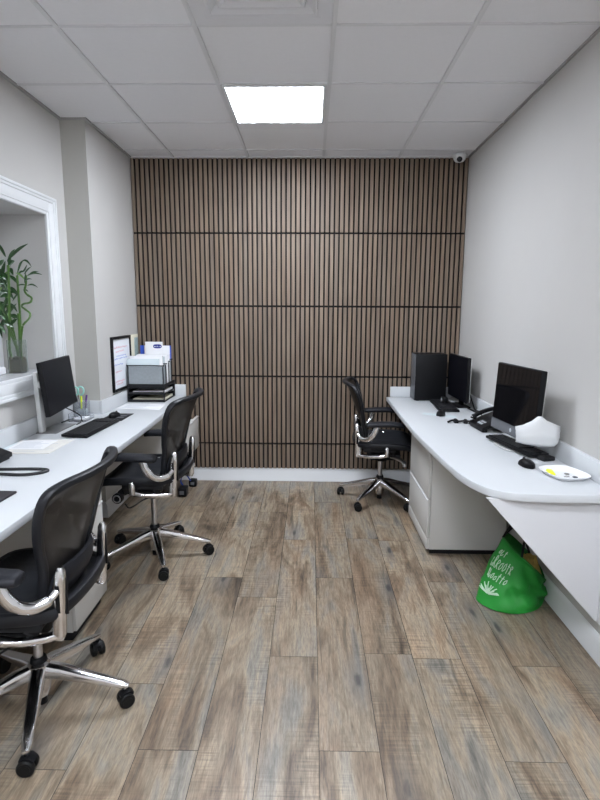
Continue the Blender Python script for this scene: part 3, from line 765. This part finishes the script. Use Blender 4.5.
# organiser
og = thing('desk_organiser', 'black mesh desk organiser with two letter trays and upright slots', 'organiser', (-1.312, 4.385, ZD))
ow, od = .143, .165
bm = B()
for z in (.004, .066, .130):
    for s in (-1, 1): tube(bm, [(-ow, s * od, z), (ow, s * od, z)], .0045, n=6); tube(bm, [(s * ow, -od, z), (s * ow, od, z)], .0045, n=6)
for sx in (-1, 1):
    for sy in (-1, 1): box(bm, (sx * ow - .005, sy * od - .005, 0), (sx * ow + .005, sy * od + .005, .136), .001)
obj('frame', bm, ORG, og)
for z in (.003, .064):
    bm = B(); box(bm, (-ow, -od, z), (ow, od, z + .0025)); box(bm, (-ow, od - .002, z), (ow, od, z + .045)); box(bm, (-ow, -od, z), (-ow + .002, od, z + .03)); box(bm, (-ow, -od, z), (ow, -od + .002, z + .018)); obj('letter_tray', bm, ORG, og)
bm = B(); box(bm, (-ow, -od, .112), (ow, -od + .003, .146)); box(bm, (-ow, -od, .126), (ow, od, .129)); box(bm, (ow - .003, -od, .112), (ow, od, .142)); obj('top_deck', bm, ORG, og)
for y, zt in ((-.160, .292), (-.07, .30), (.02, .31), (.105, .32)):
    bm = B(); box(bm, (-ow + .006, y, .135), (ow - .006, y + .0015, zt - .005)); o = obj('divider', bm, ORGM, og)
    bm = B(); tube(bm, smooth_path([(-ow + .004, y, .135), (-ow + .004, y, zt - .012), (-ow + .014, y, zt), (ow - .014, y, zt), (ow - .004, y, zt - .012), (ow - .004, y, .135)], 3), .004, n=6); obj('divider_rim', bm, ORG, o)
OX, OY = -1.312, 4.385
def upright(name, label, cat, x0, x1, y, z0, z1, m, th=.004, lean=2., ym=None, group=None):
    bm = B(); box(bm, (x0, 0, 0), (x1, th, z1 - z0), .0008)
    return tag(obj(name, bm, m, loc=(0, y, z0), rot=(math.radians(-lean), 0, 0)), label, cat, group)
ZT = ZD + .1295
upright('folder', 'pale blue folder at the front of the organiser slots', 'folder', -1.460, -1.205, OY - .150, ZT, ZT + .215, PAPERB, .012, 1)
upright('paper_sheaf', 'thick white paper sheaf filed behind the pale blue folder', 'paper', -1.447, -1.185, OY - .122, ZT, ZT + .236, PAPER, .020, 1)
upright('folder', 'grey folder filed in the middle slot of the organiser', 'folder', -1.44, -1.19, OY - .045, ZT, ZT + .225, mat('grey_card', (.45, .5, .53), .6), .010, 1)
upright('paper_sheaf', 'white sheaf in the rear organiser slot', 'paper', -1.435, -1.176, OY + .000, ZT, ZT + .235, PAPER, .014, 1)
upright('envelope', 'tall white envelope filed near the organiser back', 'envelope', -1.44, -1.176, OY + .050, ZT, ZT + .238, PAPER, .018, 1)
upright('folder', 'bright blue folder at the back of the organiser', 'folder', -1.437, -1.178, OY + .125, ZT, ZT + .305, BLUE, .006, 1)
upright('leaflet', 'wide white leaflet in front of the blue folder', 'leaflet', -1.400, -1.185, OY + .112, ZT, ZT + .305, PAPER, .004, 1)
lf = upright('leaflet', 'small white leaflet with a dark blue oval logo', 'leaflet', -1.385, -1.238, OY + .092, ZT, ZT + .338, PAPER, .003, 1)
bm = B(); pts = []
for k in range(24):
    a = 2 * PI * k / 24; pts.append((-1.282 + .036 * math.copysign(abs(math.cos(a)) ** .6, math.cos(a)), .300 + .017 * math.copysign(abs(math.sin(a)) ** .8, math.sin(a))))
prism(bm, pts, 0, .0008, M=Matrix.Translation((0, 0, 0)) @ Matrix.Rotation(PI / 2, 4, 'X')); obj('logo', bm, NAVY, lf)
bm = B()
for k, (w, hh) in enumerate(((.008, .007), (.004, .005), (.005, .005), (.003, .010), (.006, .003), (.007, .008))): box(bm, (-1.309 + k * .0095, -.0012, .295), (-1.309 + k * .0095 + w, -.0008, .295 + hh))
obj('logo_lettering', bm, PAPER, lf)
cd = thing('photo_card', 'narrow picture card propped on the upstand beside the whiteboard', 'card', (XC + .010, 4.485, .866))
bm = B(); box(bm, (-.003, -.095, 0), (.001, .095, .432), .0005); obj('card', bm, PAPERC, cd)
bm = B(); box(bm, (.001, -.005, .03), (.0016, .088, .405)); obj('picture', bm, PHOTO, cd)
for k, (z, m, lb) in enumerate(((.0062, PAPERC, 'cream paper stack in the lowest organiser tray'), (.0672, PAPER, 'white paper stack in the upper organiser tray'))):
    bm = B(); box(bm, (-.125, -.14, 0), (.125, .14, .018), .001); tag(obj('paper_stack', bm, m, loc=(OX + .008, OY, ZD + z)), lb, 'paper')

# ------------------------------------------------------------------ sill: plant, small box
vx, vy = -1.773, 3.215
vs = thing('lucky_bamboo', 'leafy lucky bamboo in square glass vase on window sill', 'plant', (vx, vy, WZ0))
bm = B(); open_box(bm, (-.040, -.040, 0), (.040, .040, .200), .004); obj('vase', bm, GLASS, vs)
bm = B(); box(bm, (-.0355, -.0355, .0045), (.0355, .0355, .085), .006)
for k in range(40):
    a = random.uniform(-.028, .028); b_ = random.uniform(-.028, .028); r = random.uniform(.006, .010); c = V((a, b_, .083 + random.uniform(0, .012)))
    lathe(bm, [(0, -r), (r * .8, -r * .6), (r, 0), (r * .8, r * .6), (0, r)], c=c, n=8)
obj('pebbles', bm, PEB, vs)['kind'] = 'stuff'
S = .0060
def W(px, py, d=0.):
    px = px + (371 - py) * .052
    return V((-1.771 + (px - 18) * .00605 - vx, d, (371 - py) * .00585))
stalks = [
    ([W(21, 362, -.01), W(17, 345, -.005), W(10, 328, .0), W(2, 311, .02), W(-6, 292, .03)], .0095),
    ([W(17, 362, .02), W(14, 343, .02), W(9, 322, .03), W(4, 300, .04), W(3, 280, .04)], .008),
    ([W(20, 362, .0), W(19.5, 345, .0), W(19.5, 330, .0), W(19, 310, .0)], .0085),
    ([W(19, 330, .015), W(18.5, 310, .02), W(17.5, 290, .02), W(16.8, 272, .02)], .0065),
    ([W(14, 362, -.02), W(11, 345, -.02), W(10, 325, -.01), W(10, 300, 0), W(9, 262, .01)], .0075),
    ([W(22, 360, -.015), W(21.5, 345, -.015), W(22, 333, -.01), W(25, 322, -.02), W(30, 315, -.01), W(29, 310, .015), W(24, 306, .02), W(22.5, 303, 0), W(26, 300.5, -.02), W(31.5, 299, -.01), W(31, 294.5, .015), W(26.5, 291, .015), W(25.5, 287, 0), W(27, 281, 0), W(27.5, 272, 0)], .006)]
for P_, r in stalks:
    bm = B(); pp = smooth_path(P_, 8); rad = []
    L_ = 0
    for i, p in enumerate(pp):
        if i: L_ += (p - pp[i - 1]).length
        rad.append(r * (1 + .22 * max(0, 1 - abs((L_ % .055) - .0275) / .006)))
    tube(bm, pp, rad, n=10); obj('stalk', bm, STALK, vs)
def leaf(bm, base, tip, w, droop=.02):
    base, tip = V(base), V(tip); d = tip - base; s = d.cross(V((.25, -1, .15))); s = s.normalized() if s.length > 1e-6 else V((0, 1, 0))
    n = 9; rows = []
    for i in range(n + 1):
        t = i / n; p = base + d * t + V((0, 0, droop * math.sin(PI * t))); ww = w * (math.sin(PI * min(1, t * .93 + .05)) ** .75) * (1 - .35 * t); nn = d.cross(s).normalized()
        rows.append([p - s * ww, p + nn * ww * .35, p + s * ww])
    loft(bm, rows, caps=False, cyc=False)
LV = [((10, 258), (29, 241), .0075, .012), ((9.5, 259), (15, 246), .006, .01), ((8, 254), (3, 240), .007, .01), ((17, 270), (22, 257), .006, .02), ((22, 257), (29, 263), .006, .015), ((29, 262), (22, 269), .005, -.01),
      ((17, 272), (25, 268), .006, .01), ((26, 272), (43, 271.5), .0055, .012), ((27, 272), (36, 268), .005, .01), ((26.5, 278), (38, 276.5), .0045, .008), ((27, 282), (35, 284), .005, .012), ((26, 275), (19, 270), .005, .008),
      ((26, 282), (19, 283), .004, .008), ((27, 288), (22, 286), .004, .005), ((26.5, 280), (29, 270), .005, .004), ((25, 276), (20, 272), .004, .004), ((24, 271), (34, 264), .0045, .006),
      ((9, 265), (14, 272), .009, .01), ((9, 268), (3, 279), .010, .01), ((10, 262), (17, 258), .009, .006), ((9, 272), (15, 282), .008, .008), ((4, 285), (12, 296), .009, .008), ((3, 284), (-4, 296), .009, .01), ((4, 290), (14, 289), .007, .008), ((3, 300), (13, 303), .008, .008),
      ((2, 308), (10, 316), .008, .008), ((2, 306), (-5, 318), .008, .01), ((0, 300), (6, 309), .009, .01), ((-1, 302), (4, 320), .009, .0), ((3, 282), (9, 273), .009, .008), ((2, 280), (-3, 265), .010, .01), ((3, 282), (3, 262), .010, 0), ((1, 280), (8, 258), .010, .004),
      ((-3, 295), (2, 280), .010, .008), ((-4, 294), (-9, 280), .009, .01), ((9, 264), (7, 250), .008, .004), ((9, 300), (15, 309), .006, .006), ((10, 310), (14, 300), .005, .006), ((5, 300), (-2, 310), .010, .01), ((6, 305), (1, 325), .008, 0), ((9, 275), (4, 270), .009, .006), ((17, 290), (14, 298), .005, .004), ((17, 283), (13, 277), .005, .004)]
rl = random.Random(11)
for _ in range(34):
    px, py = rl.uniform(-6, 10), rl.uniform(258, 322); an = rl.uniform(0, 2 * PI); ln = rl.uniform(10, 19)
    LV.append(((px, py), (px + ln * math.cos(an) * .8, py + ln * (.25 + .75 * math.sin(an))), rl.uniform(.007, .010), rl.uniform(.0, .015)))
for k, (a, b_, w, dr_) in enumerate(LV):
    bm = B(); da = random.uniform(-.01, .03); leaf(bm, W(*a, da), W(*b_, da + random.uniform(-.05, .05)), w * (1.5 if a[0] < 12 else 1.2), dr_); obj('leaf', bm, LEAFL if k in (11, 15, 18, 22) else LEAF, vs)
bm = B(); box(bm, (-.05, -.06, 0), (.038, .06, .042), .006)
sb = tag(obj('tissue_pack', bm, PAPER, loc=(-1.850, 3.09, WZ0)), 'small white pack with a dark swoosh on the window sill', 'pack')
bm = B(); tube(bm, smooth_path([(-.052, -.0605, .024), (-.02, -.0605, .022), (.0, -.0605, .020), (.020, -.0605, .029), (.032, -.0605, .030)], 4), .0045, n=6, asp=.3, up=(0, 1, 0)); obj('mark', bm, BLK, sb)

# ------------------------------------------------------------------ right counter
# far corner tower
tw = thing('computer_tower', 'black desktop computer tower in far corner of right counter', 'computer', (.985, 4.475, ZD))
bm = B(); box(bm, (-.128, -.095, .004), (.128, .095, .385), .004)
for sx in (-1, 1): box(bm, (sx * .10 - .012, -.08, 0), (sx * .10 + .012, .08, .005))
obj('case', bm, BLK, tw)
bm = B(); box(bm, (-.1295, -.092, .006), (-.1275, .092, .382), .0008); obj('front_bezel', bm, GRY, tw)
m1 = thing('monitor', 'black screen along right wall next to the computer tower', 'monitor', (1.147, 4.17, ZD), math.radians(180 + 2))
bm = B(); box(bm, (-.020, -.235, .055), (.004, .235, .392), .003); box(bm, (-.036, -.13, .12), (-.019, .13, .33), .010); obj('housing', bm, BLK, m1)
bm = B(); box(bm, (-.0225, -.2355, .0545), (-.0195, .2355, .3925), .0005); obj('rear_edge', bm, SILV, m1)
bm = B(); box(bm, (.0035, -.230, .060), (.0052, .230, .388)); obj('screen', bm, SCRM, m1)
bm = B(); box(bm, (-.045, -.035, .006), (-.025, .035, .20), .004); obj('neck', bm, BLK, m1)
bm = B(); box(bm, (-.075, -.115, 0), (.024, .115, .008), .003); obj('base', bm, BLK, m1)
keyboard('black keyboard in front of the screen beside the tower', 1.035, 4.115, ZD + .0, math.radians(176), .46, .150, 0)
cable('cable', [(1.18, 4.00, .785), (1.20, 3.90, .778), (1.215, 3.80, .778), (1.205, 3.70, .778), (1.225, 3.62, .778), (1.215, 3.52, .778)], .0055, CABLE, 'black cable along the right wall behind the desk phone')
cable('cable', [(1.225, 4.12, .88), (1.232, 4.02, .80), (1.225, 3.95, .779), (1.235, 3.86, .779), (1.236, 3.82, .779)], .006, CABLE, 'black cable drooping behind the far right screen')
ws = thing('webcam', 'small black webcam clipped above the far right keyboard', 'webcam', (1.05, 4.17, ZD + .022))
bm = B(); box(bm, (-.022, -.035, 0), (.022, .035, .05), .012); obj('housing', bm, BLK, ws)
bm = B(); cyl(bm, (-.023, -.01, .028), (-.026, -.01, .028), .010, n=14); obj('lens', bm, KEY, ws)
sheet('pale folded card under the far right mouse', [(.80, 3.80), (1.01, 3.665), (1.035, 3.74), (.83, 3.86)], ZD, PAPERB, name='card', cat='card')
mouse('black mouse on a pale card on right counter', .925, 3.755, ZD + .0015, math.radians(70))
gl = thing('headset', 'small black folded headset lying by the desk phone', 'headset', (.985, 3.50, ZD))
bm = B(); tube(bm, smooth_path([(-.075, -.01, .008), (-.04, .012, .016), (.0, .0, .012), (.04, -.012, .018), (.075, .004, .009)], 5), .008, n=8, asp=.8); obj('band', bm, BLK, gl)
bm = B(); cyl(bm, (-.02, -.015, .010), (-.02, .025, .012), .016, n=14, bev=.004); obj('ear_cushion', bm, BLKM, gl)
bm = B(); cyl(bm, (.035, -.03, .010), (.045, .015, .012), .015, n=14, bev=.004); obj('ear_cushion', bm, BLKM, gl)
desk_phone('black desk phone with pale keys on right counter', 1.135, 3.325, math.radians(4), 1.0)
# all-in-one screen
m2 = thing('monitor', 'black all-in-one screen on right counter reflecting the slats', 'monitor', (1.100, 2.865, ZD), math.radians(180 + 5.5))
M2 = Matrix.Translation((0, 0, .252)) @ Matrix.Rotation(math.radians(-3), 4, 'Y')
bm = B(); box(bm, (-.024, -.245, -.190), (.004, .245, .190), .005, M=M2); obj('housing', bm, BLK, m2)
bm = B(); box(bm, (.0035, -.239, -.128), (.0052, .239, .184), M=M2); obj('screen', bm, BLKG, m2)
bm = B(); box(bm, (.0038, -.241, -.186), (.0080, .241, -.131), .001, M=M2); ch_ = obj('chin', bm, GRY, m2)
bm = B(); cyl(bm, (.0078, .0, -.158), (.0088, .0, -.158), .011, n=20); bm.transform(M2); obj('logo', bm, KEY, m2)
bm = B(); box(bm, (-.0255, -.2465, -.191), (-.0235, .2465, .191), .0005, M=M2); obj('rear_edge', bm, SILV, m2)
bm = B(); tube(bm, smooth_path([(-.118, -.06, .0055), (.03, -.10, .0055), (.062, -.06, .0055), (.062, .06, .0055), (.03, .10, .0055), (-.118, .06, .0055)], 5), .012, n=8, asp=.4); box(bm, (-.128, -.07, .0), (-.108, .07, .008), .002)
tube(bm, [(-.118, 0, .006), (-.085, 0, .08), (-.026, 0, .16)], .022, n=8, asp=.4, up=(0, 1, 0)); obj('stand', bm, SILV, m2)
keyboard('black keyboard tucked under the all-in-one screen', 1.105, 2.835, ZD + .0112, math.radians(180 + 11), .42, .115, 0)
mouse('black mouse on right counter beside the white plate', 1.035, 2.50, ZD, math.radians(95))
cl = thing('glasses_case', 'dark pouch lying behind the hanging white mask', 'pouch', (1.175, 2.60, ZD), .3)
bm = B(); box(bm, (-.035, -.02, 0), (.035, .035, .022), .008, seg=3); obj('body', bm, BLKM, cl)
# white mask hanging from the screen corner
mk = thing('face_mask', 'white face mask hanging from the lower corner of the all-in-one screen', 'face mask', (1.112, 2.585, ZD))
bm = B(); rows = []
out_t = [(-.112, .176), (-.075, .184), (-.035, .203), (-.006, .226), (.012, .226), (.040, .205), (.075, .190), (.106, .178)]
out_b = [(-.106, .098), (-.070, .088), (-.030, .081), (-.002, .076), (.018, .074), (.045, .072), (.080, .073), (.102, .090)]
for k in range(len(out_t)):
    (xt, zt), (xb, zb) = out_t[k], out_b[k]
    col_ = []
    for j in range(9):
        s = j / 8; x = xb + (xt - xb) * s; z = zb + (zt - zb) * s
        bulge = .026 * math.sin(PI * s) ** .8 * (1 - (x / .125) ** 2) + .003 * math.sin(s * PI * 6)
        col_.append(V((x, -bulge - .004 - .02 * (x > .05) * 0, z)))
    rows.append(col_)
loft(bm, rows, caps=False, cyc=False)
o = obj('mask_body', bm, MASK, mk, 60); md = o.modifiers.new('thick', 'SOLIDIFY'); md.thickness = .002
bm = B(); tube(bm, smooth_path([(-.104, -.002, .172), (-.06, .018, .176), (.0, .032, .190), (.03, .034, .17), (.0, .030, .12), (-.06, .012, .108), (-.10, -.002, .106)], 5), .0016, n=6); obj('ear_loop', bm, MASK, mk)
bm = B(); tube(bm, smooth_path([(.10, -.004, .172), (.080, .03, .182), (.045, .042, .186), (.02, .036, .16), (.05, .032, .12), (.095, -.002, .10)], 5), .0016, n=6); obj('ear_loop', bm, MASK, mk)
# plate with bits
plx, ply = 1.140, 2.345
pt = thing('plate', 'white rounded square plate near the rounded end of right counter', 'plate', (plx, ply, ZD), math.radians(12))
def sqr(h, z, p=3.4, n=40): return [V((h * math.copysign(abs(math.cos(a)) ** (2 / p), math.cos(a)), 1.22 * h * math.copysign(abs(math.sin(a)) ** (2 / p), math.sin(a)), z)) for a in [2 * PI * k / n for k in range(n)]]
bm = B(); loft(bm, [sqr(.056, .0005), sqr(.067, .002), sqr(.081, .017), sqr(.085, .020), sqr(.084, .022), sqr(.079, .020), sqr(.065, .006), sqr(.054, .0045)]); obj('dish', bm, FOAM, pt)
bm = B(); box(bm, (-.038, -.013, 0), (.038, .013, .011), .005, seg=3, M=Matrix.Rotation(math.radians(78), 4, 'Z'))
box(bm, (.037, -.006, .002), (.050, .006, .008), .001, M=Matrix.Rotation(math.radians(78 + 180), 4, 'Z'))
tag(obj('highlighter', bm, YEL, loc=(plx - .050, ply + .020, ZD + .006)), 'stubby fluorescent yellow highlighter on the white plate', 'highlighter')
for k, (a, b_, m) in enumerate(((.018, .010, COIN), (.032, -.038, GRY))):
    bm = B(); cyl(bm, (0, 0, 0), (0, 0, .003), .011, n=20, bev=.0006)
    tag(obj('coin', bm, m, loc=(plx + a, ply + b_, ZD + .0065)), ['dull silver coin in the middle of the white plate', 'dark coin nearer the edge of the white plate'][k], 'coin', 'coins on the plate')
bm = B(); tube(bm, [(-.012, 0, 0), (0, .006, .001), (.012, 0, 0)], .0015, n=6); tag(obj('paper_clip', bm, COIN, loc=(plx - .003, ply - .035, ZD + .008)), 'small bent metal clip on the white plate', 'clip')

# ------------------------------------------------------------------ green bag
bg = thing('shopping_bag', 'crumpled green reusable shopping bag slumped under right counter', 'bag', (1.075, 2.63, 0))
N_ = 48
ctl_b = [(-.150, .085), (-.195, -.010), (-.135, -.105), (-.03, -.135), (.09, -.085), (.162, .02), (.150, .12), (.05, .16), (-.06, .15)]   # footprint
ctl_m = [(-.120, .085, .16), (-.170, .02, .11), (-.115, -.085, .12), (-.01, -.120, .105), (.10, -.070, .09), (.172, .03, .09), (.165, .12, .13), (.06, .165, .17), (-.04, .15, .18)]
ctl_t = [(-.045, .085, .318), (-.050, .050, .320), (-.012, .000, .276), (.045, -.045, .232), (.115, -.030, .165), (.162, .03, .118), (.164, .11, .150), (.10, .155, .225), (.0, .135, .315)]
def ring(ctl): 
    p = smooth_path([(c[0], c[1], c[2] if len(c) > 2 else 0) for c in ctl], 6, closed=True); return p
Rb, Rm, Rt = ring(ctl_b), ring(ctl_m), ring(ctl_t); n_ = len(Rb)
rows = []
rng = random.Random(3)
ph = [rng.uniform(0, 6) for _ in range(8)]
for i in range(15):
    s = i / 14; row = []
    for k in range(n_):
        a, m_, t_ = Rb[k], Rm[k], Rt[k]
        p = a * (1 - s) ** 2 + m_ * 2 * s * (1 - s) + t_ * s * s
        w = .013 * math.sin(PI * s) ** .7 * (math.sin(k * .8 + s * 9 + ph[0]) + .8 * math.sin(k * .37 - s * 13 + ph[1]) + .5 * math.sin(k * 1.5 + s * 17))
        if k < 13: w *= .35      # the printed panel hangs flatter
        c = V((0, .02, p.z)); d = (p - c); d.z = 0
        p = p + d.normalized() * w
        if s < .12: p = V((p.x, p.y, max(.0015, p.z - .0)))
        row.append(p)
    rows.append(row)
cen = V((0, .02, .002)); first = [cen + (p - cen) * .9 for p in rows[0]]
for p in first: p.z = .001
rows[0] = [V((p.x, p.y, .006)) for p in rows[0]]
bm = B(); loft(bm, [[cen + (p - cen) * .05 for p in first], first] + rows, caps=True)
bm.faces.ensure_lookup_table()
top = [f for f in bm.faces if len(f.verts) == n_ and f.calc_center_median().z > .1]
bmesh.ops.delete(bm, geom=top, context='FACES')
bo = obj('bag_body', bm, [GREEN, GREENI], bg, 70); md = bo.modifiers.new('thick', 'SOLIDIFY'); md.thickness = .002; md.material_offset = 1; md.offset = -1
bm = B(); tube(bm, [p + V((0, 0, .0)) for p in rows[-1]], .004, n=6, closed=True); obj('rim_binding', bm, GREENI, bg)
for a, b_, top_ in ((3, 15, V((.015, .03, .44))), (40, 50, V((.05, .12, .43)))):
    p0, p1 = rows[-1][a % n_], rows[-1][b_ % n_]
    bm = B(); tube(bm, smooth_path([p0, p0.lerp(top_, .7) + V((-.012, 0, .01)), top_, p1.lerp(top_, .6) + V((.02, 0, .0)), p1], 6), .007, n=6, asp=.3, up=(0, 1, 0)); obj('handle', bm, BLKM, bg)
# print on the front panel (wavy hand lettering and a tuft of leaves)
def surf(u, v):
    """u along the rim index, v 0 bottom..1 rim, slightly off the surface"""
    i = v * 14; i0 = min(13, int(i)); fi = i - i0; k0 = int(u) % n_; k1 = (k0 + 1) % n_; fk = u - int(u)
    p = rows[i0][k0].lerp(rows[i0][k1], fk).lerp(rows[i0 + 1][k0].lerp(rows[i0 + 1][k1], fk), fi)
    du = (rows[i0][k1] - rows[i0][k0]); dv = rows[i0 + 1][k0] - rows[i0][k0]; nn = du.cross(dv).normalized()
    if nn.dot(V((p.x, p.y - .02, 0))) < 0: nn = -nn
    return p + nn * .0022
def stroke(bm, pts, r=.0021): tube(bm, [surf(*p) for p in smooth_path([(a, b_, 0) for a, b_ in pts], 4) and [(q.x, q.y) for q in smooth_path([(a, b_, 0) for a, b_ in pts], 4)]], r, n=5)
def glyphs(bm, u0, u1, v, hgt, seed, cnt):
    rg = random.Random(seed); w = (u1 - u0) / cnt
    for k in range(cnt):
        u = u0 + k * w; t = rg.randrange(4); hh = hgt * rg.uniform(.75, 1.15); v0 = v; S_ = lambda pts: stroke(bm, [(a_ + (b_ - v0) / hh * w * .45, b_) for a_, b_ in pts])
        if t == 0: S_([(u, v + hh), (u + w * .1, v), (u + w * .5, v + hh * .1), (u + w * .7, v + hh * .4)])
        elif t == 1: S_([(u + w * .6, v + hh * .8), (u + w * .1, v + hh * .6), (u + w * .2, v + .01), (u + w * .65, v + hh * .3), (u + w * .5, v + hh * .7)])
        elif t == 2: S_([(u, v), (u + w * .15, v + hh), (u + w * .6, v + hh * .8), (u + w * .2, v + hh * .5), (u + w * .7, v)])
        else: S_([(u + w * .35, v + hh), (u + w * .3, v + hh * .5), (u + w * .35, v)]); S_([(u, v + hh * .7), (u + w * .7, v + hh * .72)])
bm = B()
glyphs(bm, 7.2, 10.0, .84, .08, 1, 3); glyphs(bm, 6.0, 13.6, .66, .15, 2, 7); glyphs(bm, 6.0, 13.2, .50, .12, 5, 7)
obj('lettering', bm, PRINT, bg)
bm = B()
for k in range(15):
    a = -1.35 + 2.7 * k / 14; L1 = .13 + .05 * math.sin(k * 2.4)
    stroke(bm, [(9.0 + .3 * math.sin(a), .26), (9.0 + 1.6 * math.sin(a), .27 + .5 * L1 * math.cos(a)), (9.0 + 3.3 * math.sin(a), .27 + L1 * math.cos(a) + .01)], .0028)
obj('leaf_print', bm, PRINT, bg)
bm = B(); rr = []
for i in range(8):
    z = .06 + .165 * i / 7; f = 1 - .5 * (i / 7) ** 3
    rr.append([V((.088 + f * (.062 + .010 * math.sin(k * 2.3 + i)) * math.cos(2 * PI * k / 20), .055 + f * (.068 + .010 * math.sin(k * 1.7 + i * 2)) * math.sin(2 * PI * k / 20), z + .012 * math.sin(k * 3.1))) for k in range(20)])
loft(bm, rr); tag(obj('paper_bag', bm, BROWN, loc=(1.075, 2.63, 0), ang=20), 'crumpled tan paper bag inside the green bag', 'paper bag')

# floor clutter at the far left
for k, (x, y, sx, sy, sz, lb) in enumerate(((-1.035, 4.20, .035, .05, .075, 'black power brick standing on floor behind the second left chair'), (-1.005, 4.44, .032, .035, .062, 'small black adapter on floor nearest the slat wall'))):
    t = thing('power_adapter', lb, 'adapter', (x, y, 0), 0, 'power adapters on the floor')
    bm = B(); box(bm, (-sx, -sy, 0), (sx, sy, sz), .012, seg=3); obj('case', bm, BLK, t)
    bm = B(); box(bm, (-sx * .5, -sy - .004, sz * .3), (sx * .5, -sy, sz * .7), .001); obj('socket', bm, GRY, t)
cable('cable', [(-1.02, 4.40, .062), (-1.03, 4.34, .12), (-1.05, 4.30, .16), (-1.07, 4.27, .10), (-1.045, 4.23, .078)], .006, CBLUE, 'blue cable looping between the floor adapters')

# ------------------------------------------------------------------ camera
yaw, pitch, roll, H, f = .0193, .1639, .0045, 1.4949, 536.94
fw = V((-math.sin(yaw) * math.cos(pitch), math.cos(yaw) * math.cos(pitch), -math.sin(pitch)))
r0 = V((math.cos(yaw), math.sin(yaw), 0)); u0 = r0.cross(fw)
r1 = r0 * math.cos(roll) + u0 * math.sin(roll); u1 = u0 * math.cos(roll) - r0 * math.sin(roll)
cam = bpy.data.cameras.new('camera'); co = bpy.data.objects.new('camera', cam); COL.objects.link(co)
Mx = Matrix((r1, u1, -fw)).transposed().to_4x4(); Mx.translation = (0, 0, H); co.matrix_world = Mx
cam.sensor_fit = 'HORIZONTAL'; cam.sensor_width = 36; cam.lens = f / 600 * 36; cam.clip_start = .02
SC.camera = co
# ------------------------------------------------------------------ world and view
w = bpy.data.worlds.new('world'); SC.world = w; w.use_nodes = True
w.node_tree.nodes['Background'].inputs['Color'].default_value = (.8, .88, 1, 1); w.node_tree.nodes['Background'].inputs['Strength'].default_value = .0
vsx = SC.view_settings; SC.display_settings.display_device = 'sRGB'; vsx.view_transform = 'Standard'; vsx.look = 'None'; vsx.gamma = 1; vsx.exposure = .0; vsx.use_curve_mapping = False
SC.cycles.diffuse_bounces = 8; SC.cycles.max_bounces = 14; SC.cycles.transparent_max_bounces = 16
